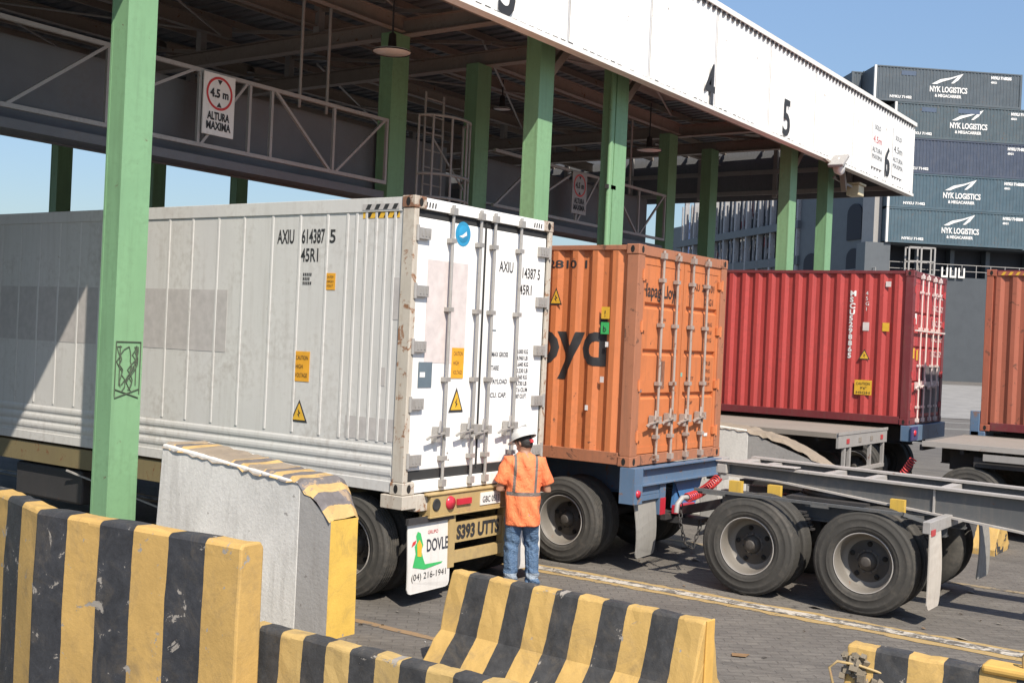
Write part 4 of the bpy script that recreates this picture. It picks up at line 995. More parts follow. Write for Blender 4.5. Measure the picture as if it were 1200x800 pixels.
# ---- empty flatbeds in lane 4
def flatbed(x, y0, L, z, label, rearview=True, tilt=0):
    t = empty('flatbed_trailer', (x, y0, 0), 0, label, 'flatbed', 'empty flatbed trailers in the middle lane')
    b_ = MB(); b_.box((0, 0, z-.05), (CW, L, z)); b_.build('deck', M['deck'], t)
    b_ = MB(); b_.box((-.03, -.02, z-.07), (.0, L, z+.012)); b_.build('side_rave', M['rail_top'] if 'right edge' in label else M['deck'], t); MB().box((CW, -.02, z-.13), (CW+.03, L, z+.012)).build('side_rave', M['deck'], t)
    b_ = MB(); b_.box((-.03, -.06, z-.23), (CW+.03, -.021, z+.02)); b_.box((-.05, -.07, z-.02), (CW+.05, -.061, z+.03)); rb_ = b_.build('rear_beam', M['steelgrey'], t)
    b_ = MB()
    for x_ in (.35, .95, 1.55, 2.1): b_.box((x_, -.068, z-.17), (x_+.13, -.062, z-.09), 0 if x_ in (.35, 2.1) else 1)
    b_.build('rear_lamp', [M['red_door'], M['deck']], rb_)
    b_ = MB()
    for x_ in (.3, .55, 1.6, 2.3): b_.box((x_, -.05, z-.62), (x_+.07, -.0, z-.231))
    b_.box((.3, -.06, z-.66), (2.37, 0, z-.60)); b_.build('underride_frame', M['steelgrey'], t)
    rails(t, .75, 1.69, .1, L-.1, z-.06, .3, M['dark_steel'])
    y = .3
    while y < L:
        MB().box((.03, y, z-.14), (.74, y+.05, z-.052)).build('outrigger', M['dark_steel'], t); MB().box((1.7, y, z-.14), (CW-.03, y+.05, z-.052)).build('outrigger', M['dark_steel'], t); y += .6
    return t
fbA = flatbed(18.4, 6.47, 12.2, 1.372, 'empty grey flatbed with pale deck ending in front of the red container')
bogie(fbA, 0, CW, (1.1, 2.4))
fbB = flatbed(18.4, 5.1-12.3, 12.3, 1.372, 'empty flatbed with pale deck at the right edge, in front of the brownish red container')
bogie(fbB, 0, CW, (12.3-.70, 12.3-2.05))
b_ = MB(); b_.box((-.035, 12.3-2.0, 1.16), (-.02, 12.3-.9, 1.26)); b_.box((-.035, 12.3-3.6, 1.15), (-.02, 12.3-2.1, 1.24), 1); b_.build('side_reflector', [M['steelgrey'], M['red_door']], fbB)
b_ = MB(); b_.box((.45, 12.3-.95, .95), (.55, 12.3-.3, 1.25)); b_.box((.05, 12.3-1.6, 1.05), (.1, 12.3-.75, 1.20)); b_.build('air_box', M['dark_steel'], fbB)
coil('air_hose', (18.6, 5.50, .72), (18.6, 5.28, 1.08), .05, 10, 'red coiled air hose hanging between the two empty flatbeds', .0, .012)
# chassis below the red and the brownish red containers
t4 = empty('semi_trailer', (22.06, 6.404, 0), .0192, 'blue-grey trailer chassis under the bright red container', 'trailer'); rz_ = 1.387
b_ = MB(); b_.box((-.03, -.08, rz_-.30), (CW+.03, .12, rz_-.005)); b_.build('rear_beam', M['blue_chassis'], t4, bevel=.01)
b_ = MB(); b_.box((-.06, -.10, rz_-.27), (.36, -.081, rz_-.02)); b_.build('lamp_panel', paint('navy_panel', (.05,.05,.16), .5), t4)
b_ = MB(); b_.lathe([(-.10, .06), (-.12, .05), (-.125, .001)], c=(.15, 0, rz_-.14), axis='Y', n=14); b_.build('tail_lamp', M['lens_red'], t4)
rails(t4, .75, 1.69, .1, 12.0, rz_-.06, .34, M['dark_steel']); bogie(t4, 0, CW, (1.0, 2.3))
t5 = empty('semi_trailer', (22.06, 5.12-12.192, 0), 0, 'dark trailer chassis under the brownish red container at the right edge', 'trailer')
rails(t5, .75, 1.69, .1, 12.1, 1.33, .32, M['dark_steel']); bogie(t5, 0, CW, (1.0, 2.3)); bogie(t5, 0, CW, (9.4, 10.7))
b_ = MB(); b_.box((-.03, 12.2, 1.25), (.10, 12.36, 1.75)); b_.box((-.03, 12.1, 1.2), (CW+.03, 12.35, 1.39)); b_.build('front_bolster', M['blue_chassis'], t5, bevel=.01)
b_ = MB(); b_.lathe([(0, .001), (0, .09), (.10, .09), (.10, .001)], c=(.25, 12.28, 1.395), axis='Z', n=14); b_.build('twist_lock', M['patchpink'], t5)
# ================================================================ barriers
def jersey(loc, rz, L, H, prof, mat, label, rough=.006, seed=1, name='concrete_barrier', group=None, notch=None, parts=None):
    """prof: cross section (x, z) front bottom -> top -> back bottom; extruded along +y with a slightly uneven surface"""
    rnd = random.Random(seed); n = max(3, int(L/.07)); vs = []; fs = []
    P = []
    for (a, b_) in zip(prof, prof[1:]):
        k = max(1, int(((a[0]-b_[0])**2+(a[1]-b_[1])**2)**.5/.09))
        for i in range(k): P.append((a[0]+(b_[0]-a[0])*i/k, a[1]+(b_[1]-a[1])*i/k))
    P.append(prof[-1]); K = len(P)
    for i in range(n+1):
        y = L*i/n
        for (x, z) in P:
            j = rough if z > .02 else 0
            yy = y+(rnd.uniform(-j, j) if 0 < i < n else rnd.uniform(-j, j)*1.5)
            vs.append((x+rnd.uniform(-j, j)*.6, yy, z+(rnd.uniform(-j, j) if z > H*.9 else 0)))
    for i in range(n):
        for k in range(K-1): fs.append((i*K+k, i*K+k+1, (i+1)*K+k+1, (i+1)*K+k))
    fs.append(tuple(reversed(range(K)))); fs.append(tuple(n*K+k for k in range(K)))
    o = MB().add(vs, fs).build(name, mat, bevel=.012); o.location = (*loc, 0); o.rotation_euler = (0, 0, rz)
    return tag(o, label, 'barrier', group)
def jprof(top=.13, crease=.13, toe=.38, H=.8, zc=.36): 
    return [(-toe, 0), (-toe, .08), (-crease, zc), (-.0, H-.02), (.02, H), (top-.02, H), (top, H-.02), (top+crease, zc), (top+toe, .08), (top+toe, 0)]
# middle one, in front of the worker
jersey((7.29, 3.415), R(-1.85), 2.23, .8, jprof(), striped('striped_barrier_paint', .2075, .012, wob=.006, chips=.3), 'long sloped yellow and black striped barrier in front of the worker and the road line', seed=2)
b_ = MB(); b_.prism([(0, 0.0), (.13, 0.0), (.13, .80), (.02, .80)], 'Y', -.018, -.002)
e_ = b_.build('end_strip', flat('end_yellow', (.62,.37,.09), .75), bpy.data.objects['concrete_barrier'], bevel=.006)
# lower centre one
jersey((5.139, 3.135), R(1.5), 2.33, .8, jprof(.14, .02, .04), striped('striped_barrier_paint_low', .1875, 0, wob=.008, chips=.5, yellow=(.44,.30,.11)), 'yellow and black striped barrier at the bottom centre, nearest the bottom edge', seed=4)
# lower right one, broken end with rebar loops
br = jersey((7.42, -1.6), 0, 4.07, .8, jprof(.15, .10, .34), striped('striped_barrier_paint_right', .21, -.11, wob=.008, chips=.6), 'striped barrier in the bottom right corner, broken left end with wire loops', seed=5)
b_ = MB(); rnd = random.Random(9)
for k in range(60):
    z = .58+rnd.uniform(-.2, .17); y = 4.03+rnd.uniform(-.09, .05)-(.1 if z < .6 else 0); s = rnd.uniform(.02, .045); x = -.015-(.8-z)*.2+rnd.uniform(-.02, .02)
    b_.box((-s, -s, -s), (s, s, s), 0, Matrix.Translation((x+.01, y, z)) @ Matrix.Rotation(rnd.uniform(0, 3), 4, Vector((rnd.random(), rnd.random(), rnd.random())).normalized()) @ Matrix.Scale(.6, 4))
b_.build('broken_concrete', concrete('broken_concrete', (.20,.165,.115), .7), br)
b_ = MB(); b_.tube([(-.10, 4.10, .48), (-.12, 4.14, .66), (-.09, 4.10, .70), (-.05, 3.98, .69), (-.02, 3.84, .66)], .009, 8); b_.build('rebar_loop', M['yellow_paint'], br)
b_ = MB(); b_.tube([(.07, 3.02, .78), (.07, 3.03, .90), (.07, 3.0, .955), (.07, 2.95, .965), (.07, 2.90, .94), (.07, 2.88, .78)], .012, 8); b_.build('rebar_loop', M['yellow_paint'], br)
b_ = MB(); b_.box((-.02, 2.25, .78), (.17, 3.25, .835)); b_.build('raised_cap', flat('cap_yellow', (.60,.36,.09), .8), br, bevel=.02)
# tall wall at the left with a kink
wm = striped('striped_wall_paint', .316, .02, wob=.005, chips=1.0, yellow=(.50,.315,.10), black=(.022,.023,.027))
def wall_mesh():
    pts = [(0, 0), (0, 1.86), (.33, 2.75), (.75, 4.4)]      # front line (x, y), top view
    th = .20; H = 1.35; rnd = random.Random(4); sec = []
    for (p, q) in zip(pts, pts[1:]):
        L = math.hypot(q[0]-p[0], q[1]-p[1]); n = int(L/.1)
        for i in range(n): t = i/n; sec.append((p[0]+(q[0]-p[0])*t, p[1]+(q[1]-p[1])*t))
    sec.append(pts[-1]); vs = []; fs = []
    zs = [0, .45, .9, 1.25, H-.03]
    for (x, y) in sec:
        ring = [(x-(.012 if z < 1.1 else .0)+rnd.uniform(-.0012, .0012), y, z) for z in zs]+[(x+.02, y, H+rnd.uniform(-.006, .006)), (x+th-.03, y, H-.005+rnd.uniform(-.006, .006)), (x+th, y, H-.04)]+[(x+th, y, z) for z in reversed(zs[:-1])]
        vs += ring
    K = len(ring)
    for i in range(len(sec)-1):
        for k in range(K-1): fs.append((i*K+k, i*K+k+1, (i+1)*K+k+1, (i+1)*K+k))
    fs.append(tuple(reversed(range(K)))); n = len(sec)-1; fs.append(tuple(n*K+k for k in range(K)))
    return MB().add(vs, fs)
wo_ = wall_mesh().build('concrete_barrier', wm, bevel=.015); wo_.location = (4.83, 5.30, 0); wo_.rotation_euler = (0, 0, R(4.6))
tag(wo_, 'tall black and yellow striped concrete wall filling the lower left corner', 'barrier')
# wedge-shaped island nose, white side, grey chamfer, yellow nose
def wedge(loc, label, ych, yl, zh, zn, yellow, cham=(.02, .34), w_=.52, zk=None):
    o = empty('island_wedge', (*loc, 0), 0, label, 'concrete block', 'wedge-shaped concrete ends of the lane islands')
    # local: x across, y forward; nose at y=0
    c0, c1 = cham
    b_ = MB(); zk = zk or zh-.17
    # body behind the chamfer
    b_.prism([(ych, 0), (yl+.1, 0), (yl, zh), (ych+.05, zk), (ych, zk-.04)], 'X', -.03, w_)
    b_.build('block_side', concrete('white_concrete', (.72,.70,.66), .3), o, bevel=.012)
    b_ = MB()
    vs = [(-.03, ych-.002, 0), (c0, 0, 0), (c1+.04, 0, 0), (w_, ych-.002, 0), (-.03, ych-.002, zk-.04), (c0, 0, zn), (c1+.02, 0, zn), (w_, ych-.002, zk-.04)]
    b_.add(vs, [(0, 1, 5, 4), (2, 3, 7, 6), (0, 3, 2, 1)]); b_.build('chamfered_face', concrete('grey_concrete', (.33,.32,.31), .3), o)
    b_ = MB(); b_.add([(c0, -.001, 0), (c1+.04, -.001, 0), (c1+.02, -.001, zn), (c0, -.001, zn)], [(0, 1, 2, 3)])
    b_.add([(c0+.0, -.0, 0), (c0, .0, zn), (c0, -.001, zn), (c0, -.001, 0)], [(0, 1, 2, 3)])
    b_.build('nose', striped('nose_yellow'+str(int(loc[0])), 50, 10, chips=.3, yellow=(.66,.42,.08)), o)
    # striped, chipped top, in short slabs
    tm = striped('striped_top'+str(int(loc[0])), .105, .02, yellow=(.50,.33,.13), black=(.10,.09,.09), chips=1.4, wob=.012, concrete=(.30,.22,.15))
    b_ = MB(); rnd = random.Random(2); rows = []
    def topz(y):
        if y < ych: return zn+(zk-.04-zn)*math.sin(min(1, y/ych)*math.pi/2)
        return zk+(zh-zk)*(y-ych)/(yl-ych)
    tm = [tm, concrete('rubble_top'+str(int(loc[0])), (.27,.215,.16), .6)]
    ys = [0+.07*k for k in range(int(yl/.07)+1)]+[yl]
    for y in ys:
        t = min(1, y/ych); xl = c0+(-.03-c0)*t; xr = c1+.02+(w_-c1-.02)*t
        for f in (0, .12, .5, .88, 1): 
            jx = (-1 if f == 0 else 1)*rnd.uniform(.006, .02) if f in (0, 1) else 0
            rows.append((xl+(xr-xl)*f+jx, y, topz(y)+(.012+rnd.uniform(-.006, .010) if 0 < f < 1 else rnd.uniform(-.05, -.012))))
    b_.add(rows, [(i*5+k, i*5+k+1, (i+1)*5+k+1, (i+1)*5+k) for i in range(len(ys)-1) for k in range(4)])
    b_.mi = [0 if yellow and (ys[i] < ych+.45 or (i//3) % 4 == 1) else 1 for i in range(len(ys)-1) for k in range(4)]
    b_.build('striped_top', tm, o)
    return o
wedge((7.31, 6.95), 'big white and grey wedge-shaped concrete block with yellow nose beside the white trailer wheel', .33, 2.2, 1.50, 1.03, True)
wedge((17.0, 6.05), 'pale concrete wedge block seen behind the orange container, under the grey flatbed', 1.3, 4.6, 1.62, .95, False, zk=1.42)
jersey((17.25, 3.65), 0, 2.2, .8, jprof(), striped('striped_barrier_far', .3, .0, chips=.4), 'yellow and black barrier end seen under the skeletal chassis, right of the dolly', seed=8)
jersey((26.6, 8.6), R(6), 2.4, .8, jprof(), striped('striped_barrier_farther', .3, .1, chips=.4), 'far striped barrier between the red and the brownish red container', seed=9)
jersey((25.0, 7.2), R(0), 1.0, .45, [(-.25, 0), (-.2, .42), (-.15, .45), (.15, .45), (.2, .42), (.25, 0)], striped('striped_kerb_far', .3, .1, chips=.4), 'low striped block left of the far barrier between the two red containers', seed=10)

# ================================================================ the worker
def limb(mb, pts, rs, n=14): return mb.tube(pts, rs, n)
def rings(mb, secs, n=28, sq=2.3):
    """stack of superelliptic horizontal sections: (x, y, z, rx, ry)"""
    vs = []; fs = []
    for (x, y, z, a, b_) in secs:
        for k in range(n):
            t = 2*math.pi*k/n; c, s = math.cos(t), math.sin(t)
            vs.append((x+a*math.copysign(abs(c)**(2/sq), c), y+b_*math.copysign(abs(s)**(2/sq), s), z))
    for i in range(len(secs)-1):
        for k in range(n): fs.append((i*n+k, i*n+(k+1) % n, (i+1)*n+(k+1) % n, (i+1)*n+k))
    fs += [tuple(reversed(range(n))), tuple((len(secs)-1)*n+k for k in range(n))]
    return mb.add(vs, fs, 0, True)
def remeshed(mb, name, mat, parent, vox=.008, smooth=2):
    o = mb.build('tmp', mat); md = o.modifiers.new('r', 'REMESH'); md.mode = 'VOXEL'; md.voxel_size = vox; md.use_smooth_shade = True
    if smooth: s_ = o.modifiers.new('s', 'SMOOTH'); s_.iterations = smooth; s_.factor = .5
    dg = bpy.context.evaluated_depsgraph_get(); me = bpy.data.meshes.new_from_object(o.evaluated_get(dg)); bpy.data.objects.remove(o)
    me.name = name; me.materials.clear(); me.materials.append(mat)
    for p in me.polygons: p.use_smooth = True
    ob = bpy.data.objects.new(name, me); COL.objects.link(ob); ob.parent = parent; return ob
man = empty('person', (10.21, 6.93, 0), R(-47), 'worker in orange reflective shirt, white hard hat and jeans, back turned, facing the white doors', 'person')
skin = flat('skin', (.34,.18,.115), .55)
b_ = MB()
rings(b_, [(0,-.0,.86,.13,.09),(0,0,1.0,.135,.095),(0,0,1.2,.15,.10),(0,0,1.34,.165,.09),(0,.0,1.43,.10,.07),(0,.01,1.45,.06,.06),(0,.03,1.50,.056,.06)])
for s in (-1, 1):
    q_ = .035 if s > 0 else 0
    limb(b_, [(s*.09,0,.92),(s*.095,.01,.70),(s*.10+q_*.5,.02+q_,.49),(s*.10+q_*.8,-.01+q_,.28),(s*.10+q_,-.02+q_,.06)], [.085,.075,.055,.05,.04])
    limb(b_, [(s*.10+q_,-.04+q_,.05),(s*.11+q_,.06+q_,.045),(s*.115+q_,.16+q_,.03)], [.042,.042,.03])
    sh = Vector((s*.175,0,1.385)); el = Vector((s*.255,-.01,1.075)); wr = Vector((s*.10,.23,1.10+.02*s))
    limb(b_, [sh, sh.lerp(el,.5), el, el.lerp(wr,.35), wr], [.055,.048,.042,.042,.028])
    d = (wr-el).normalized(); pc = wr+d*.05; up = Vector((0,0,1)); side = d.cross(up).normalized()
    limb(b_, [wr, wr+d*.03, pc, pc+d*.035], [.027,.034,.038,.030])
    for k in range(4):
        q = pc+d*.03+up*(.028-.019*k); bend = Vector((-s*.6,0,0))
        limb(b_, [q, q+d*.03+bend*.01, q+d*.045+bend*.045, q+d*.03+bend*.08], [.0095,.009,.0085,.007], 8)
    limb(b_, [wr+d*.02+up*.02, wr+d*.05+up*.05-side*s*.01, wr+d*.075+up*.055+Vector((-s*.03,0,0))], [.012,.011,.009], 8)
# head, bowed and turned to his left
HM = Matrix.Translation((-.01, .045, 1.565)) @ Matrix.Rotation(R(38), 4, 'Z') @ Matrix.Rotation(R(-24), 4, 'X')
hb = MB()
def hring(secs): rings(hb, secs, 24, 2.15)
hring([(0,.02,-.125,.03,.03),(0,.022,-.112,.048,.058),(0,.012,-.075,.062,.080),(0,.004,-.03,.070,.090),(0,0,.02,.074,.094),(0,-.004,.06,.070,.088),(0,-.006,.09,.052,.066),(0,-.006,.105,.02,.03)])
hb.tube([(0,.088,.01),(0,.106,-.018),(0,.112,-.032),(0,.094,-.042)], [.010,.013,.015,.008], 10)      # nose
for s in (-1, 1):
    hb.tube([(s*.072,-.008,.018),(s*.082,-.016,.01),(s*.082,-.014,-.02),(s*.070,-.004,-.035)], [.008,.012,.011,.007], 8)   # ears
    hb.tube([(s*.012,.094,.022),(s*.032,.094,.027),(s*.052,.078,.020)], [.008,.009,.007], 8)               # brows
    hb.tube([(s*.03,.086,.004),(s*.034,.089,.004)], [.012,.011], 8)
hb.tube([(-.024,.088,-.070),(0,.097,-.068),(.024,.088,-.070)], [.006,.009,.006], 8); hb.tube([(-.02,.086,-.082),(0,.093,-.083),(.02,.086,-.082)], [.006,.009,.006], 8)
b_.add([HM @ Vector(v) for v in hb.v], hb.f, 0, True)
limb(b_, [(0,.0,1.40),(0,.015,1.46),(-.005,.035,1.53)], [.06,.056,.056])
body = remeshed(b_, 'body', skin, man, .0065, 2)
# hair, hat
hm = flat('dark_hair', (.025,.02,.018), .7)
b_ = MB(); rings(b_, [(0,-.03,-.075,.045,.045),(0,-.022,-.04,.071,.078),(0,-.012,.0,.078,.088),(0,-.010,.05,.079,.092),(0,-.010,.08,.068,.08)], 24, 2.1)
b_.v = [tuple(HM @ Vector(v)) for v in b_.v]; 
cutv = b_.build('hair', hm, man)
b_ = MB(); prof = []
vs = []; fs = []; nn = 32; dome = [(0, .142), (.03, .139), (.065, .122), (.095, .092), (.115, .05), (.12, .005)]
for z, r in dome:
    for k in range(nn): t = 2*math.pi*k/nn; vs.append((r*.84*math.cos(t), r*math.sin(t), z))
for i in range(len(dome)-1):
    for k in range(nn): fs.append((i*nn+k, i*nn+(k+1) % nn, (i+1)*nn+(k+1) % nn, (i+1)*nn+k))
b_.add(vs, fs, 0, True)
vs = []; fs = []
for k in range(nn):
    t = 2*math.pi*k/nn; e = .012+.055*max(0, math.sin(t))**2
    for r, z in ((.140, .004), (.140+e, -.004), (.140+e, -.009), (.135, -.004)): vs.append((r*.84*math.cos(t), r*math.sin(t), z))
for k in range(nn):
    for j in range(3): fs.append((k*4+j, k*4+j+1, ((k+1) % nn)*4+j+1, ((k+1) % nn)*4+j))
b_.add(vs, fs, 0, True); b_.bar((0, -.10, .075), (0, .10, .078), .03, .10)
HT = HM @ Matrix.Translation((0, -.01, .048)); b_.v = [tuple(HT @ Vector(v)) for v in b_.v]
hatm = flat('white_helmet_plastic', (.56,.55,.53), .3); b_.build('hard_hat', hatm, man)
b_ = MB(); b_.tube([(.06*math.cos(a), -.012-.098*math.sin(a), -.02) for a in [math.pi*k/10 for k in range(11)]], .010, 6); b_.box((-.022, -.122, -.035), (.022, -.10, .0), 1)
b_.v = [tuple(HM @ Vector(v)) for v in b_.v]; b_.build('hat_strap', [M['black'], M['redtxt']], man)
# shirt with reflective bands (bands are part of the cloth)
def shirt_mat():
    mt, t, b = newmat('orange_reflective_shirt'); n = N(t); v = n.coord(); x, y, z = n.sep(v)
    f = n.noise(v, 6, 4, .6); c = n.mix(n.ramp(f, .3, .7), (.78,.17,.065), (.86,.235,.085))
    ax = n.math('ABSOLUTE', n.math('SUBTRACT', x, n.math('MULTIPLY', n.math('SUBTRACT', z, 1.2), .03)))
    vert = n.math('MULTIPLY', n.math('MULTIPLY', n.math('GREATER_THAN', ax, .098), n.math('LESS_THAN', ax, .128)), n.math('GREATER_THAN', z, 1.055))
    hor = n.math('MULTIPLY', n.math('MULTIPLY', n.math('GREATER_THAN', z, 1.02), n.math('LESS_THAN', z, 1.06)), n.math('LESS_THAN', n.math('ABSOLUTE', x), .185))
    k = n.math('MAXIMUM', vert, hor)
    edge = n.math('MAXIMUM', n.math('MULTIPLY', n.math('GREATER_THAN', ax, .09), n.math('LESS_THAN', ax, .136)), n.math('MULTIPLY', n.math('GREATER_THAN', z, 1.01), n.math('LESS_THAN', z, 1.07)))
    c = n.mix(k, c, (.15,.125,.11)); n.link(c, b.inputs['Base Color']); b.inputs['Roughness'].default_value = .75
    wr_ = n.noise(n.coord((3, 3, 1.6)), 5, 4, .6, 1.4); n.bump(wr_, .55, .05, b)
    return mt
b_ = MB()
rings(b_, [(.01,0,.70,.178,.13),(.01,0,.71,.188,.14),(.005,0,.80,.188,.14),(0,-.0,.95,.182,.135),(0,0,1.1,.185,.128),(0,0,1.25,.20,.125),(0,0,1.34,.20,.115),(0,.0,1.395,.185,.095),(0,.005,1.435,.12,.078),(0,.012,1.455,.075,.066),(0,.015,1.47,.066,.06)], 36, 2.25)
for s in (-1, 1):
    sh = Vector((s*.165,0,1.375)); el = Vector((s*.25,-.012,1.145))
    limb(b_, [sh-Vector((s*.05,0,-.0)), sh, sh.lerp(el,.45), sh.lerp(el,.8), el+Vector((0,.01,.0))], [.06,.078,.074,.074,.072])
# soft folds
rnd = random.Random(6)
shirt = remeshed(b_, 'shirt', shirt_mat(), man, .008, 3)
for v in shirt.data.vertices:
    c = v.co; a = math.atan2(c.y, c.x); k = max(0, min(1, (1.3-c.z)/.5))
    d_ = .010*k*math.sin(a*6+c.z*7+.6*math.sin(c.z*11))+.006*math.sin(c.z*24+a*4+c.x*18)*(1 if abs(c.x) < .19 else .5)+.004*math.sin(c.x*40+c.z*33)
    nx = Vector((c.x, c.y, 0)).normalized(); v.co = c+nx*d_
# jeans
def jeans_mat():
    mt, t, b = newmat('blue_denim'); n = N(t); v = n.coord(); z = n.sep(v)[2]
    f = n.noise(n.coord((3, 3, 1)), 5, 5, .65, .5); fine = n.noise(v, 90, 3, .6)
    c = n.mix(n.ramp(f, .3, .72), (.035,.08,.16), (.075,.135,.23)); c = n.mix(n.ramp(fine, .4, .7, 0, .3), c, (.3,.38,.46))
    hem = n.math('MULTIPLY', n.math('GREATER_THAN', z, .14), n.math('LESS_THAN', z, .20)); c = n.mix(n.math('MULTIPLY', hem, .6), c, (.35,.38,.40))
    n.link(c, b.inputs['Base Color']); b.inputs['Roughness'].default_value = .85; n.bump(n.noise(n.coord((2, 2, 3)), 6, 4, .6, 1.2), .6, .05, b); return mt
b_ = MB(); rings(b_, [(0,0,.74,.165,.115),(0,0,.80,.168,.122),(0,0,.90,.163,.115),(0,0,.96,.15,.105)], 30, 2.3)
for s, q_ in ((-1, 0), (1, .035)): limb(b_, [(s*.085,0,.82),(s*.09,.005,.70),(s*.10+q_*.5,.02+q_,.50),(s*.102+q_*.8,-.005+q_,.30),(s*.105+q_,-.015+q_,.12),(s*.106+q_,-.01+q_,.04)], [.095,.092,.078,.074,.072,.076], 18)
jeans = remeshed(b_, 'jeans', jeans_mat(), man, .008, 3)
for v in jeans.data.vertices:
    c = v.co; s = 1 if c.x > 0 else -1; cx_ = s*.10; dx_, dy_ = c.x-cx_, c.y; a = math.atan2(dy_, dx_); nx = Vector((dx_, dy_, 0)); 
    if nx.length < 1e-4: continue
    nx.normalize(); low = max(0, min(1, (.30-c.z)/.2)); knee = math.exp(-((c.z-.5)/.09)**2); hip = math.exp(-((c.z-.78)/.08)**2)
    v.co = c+nx*(.011*low*math.sin(c.z*70+a*2.0+s)+.007*knee*math.sin(c.z*55+a*1.5+s*2)+.006*hip*math.sin(c.z*40+a*3)+.003*math.sin(a*5+c.z*14))
for s in (-1, 1):
    q_ = .035 if s > 0 else 0
    b_ = MB(); b_.tube([(s*.105,-.085,.045),(s*.108,-.03,.055),(s*.115,.06,.05),(s*.12,.15,.04),(s*.122,.185,.03)], [.035,.046,.047,.04,.022], 14); b_.v = [(x+q_, y+q_, max(z, .004)) for x, y, z in b_.v]
    b_.build('boot', flat('dark_boot_leather', (.05,.035,.025), .6), man)
# sheet of paper in his hands
b_ = MB(); vs = [((i/6-.5)*.21, .012*math.sin(i*1.1), (j/6-.5)*.29) for j in range(7) for i in range(7)]
MP = Matrix.Translation(man.matrix_basis @ Vector((-.06, .31, 1.20))) @ Matrix.Rotation(R(-47), 4, 'Z') @ Matrix.Rotation(R(-35), 4, 'X')
b_.add([MP @ Vector(v) for v in vs], [(j*7+i, j*7+i+1, (j+1)*7+i+1, (j+1)*7+i) for j in range(6) for i in range(6)])
pp = b_.build('paper_sheet', flat('paper', (.8,.79,.75), .7)); pp.location = (0, 0, 0); tag(pp, 'white sheet of paper held by the worker in front of his chest', 'paper')

# ================================================================ the ship behind
Rh = Vector((rx.x, rx.y, 0)).normalized(); Fh = Vector((fx.x, fx.y, 0)).normalized()
def at(lat, dep): return Rh*lat+Fh*dep
su = Vector((.65, -.76, 0)).normalized(); ang = math.atan2(su.y, su.x)
P0 = Vector((90.9, 30.5, 0))
hull = empty('container_ship', (P0.x, P0.y, 0), ang, 'dark grey hull and superstructure of a ship moored behind the truck lanes', 'ship')
b_ = MB(); b_.box((1.0, .3, -3), (60, 6, 9.2)); b_.build('hull', M['hull'], hull)
b_ = MB(); b_.box((.3, .2, -3), (2.35, 2, 11.65)); b_.build('deck_block', M['hull2'], hull)
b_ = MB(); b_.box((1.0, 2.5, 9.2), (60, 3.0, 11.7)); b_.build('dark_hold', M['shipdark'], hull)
b_ = MB()
for x in (2.2, 5, 8, 11, 14.5): b_.box((x, 1.6, 9.2), (x+.35, 2.4, 11.5))
b_.box((2.36, .4, 11.55), (60, 3, 11.68)); b_.build('hatch_support', M['hull'], hull)
b_ = MB()
for x in (1.2, 2.4, 3.6, 4.8, 6, 7.2, 8.4, 9.6, 10.8, 12, 13.2): b_.tube([(x, .35, 9.2), (x, .35, 10.2)], .035, 5)
for z in (9.7, 10.2): b_.tube([(1.2, .35, z), (14, .35, z)], .03, 5)
b_.build('deck_railing', M['steelgrey'], hull)
b_ = MB()
for x in (3.6, 4.6, 5.7):
    for y in (-.5, .2): b_.box((x-.06, y-.06, 8.6), (x+.06, y+.06, 11.4))
for z in (9.2, 10.2, 11.3): b_.box((3.54, -.56, z), (5.76, -.44, z+.1)); b_.box((3.54, .14, z), (5.76, .26, z+.1))
b_.build('gangway_tower', M['steelgrey'], hull)
b_ = MB()
for i, x in enumerate((6.6, 7.3, 8.0)):
    b_.box((x, .1, 9.15), (x+.12, .2, 9.95)); b_.box((x+.42, .1, 9.15), (x+.54, .2, 9.95)); b_.box((x+.13, .1, 9.15), (x+.41, .2, 9.3))
b_.build('fairlead', M['trim'], hull)
b_ = MB(); b_.box((2.0, 2.6, 11.65), (2.4, 3.0, 22)); b_.build('cell_guide', M['hull2'], hull)
MB().box((2.6, 3.2, 9.2), (11.5, 8.0, 22.7)).build('deck_house', M['hull2'], hull)
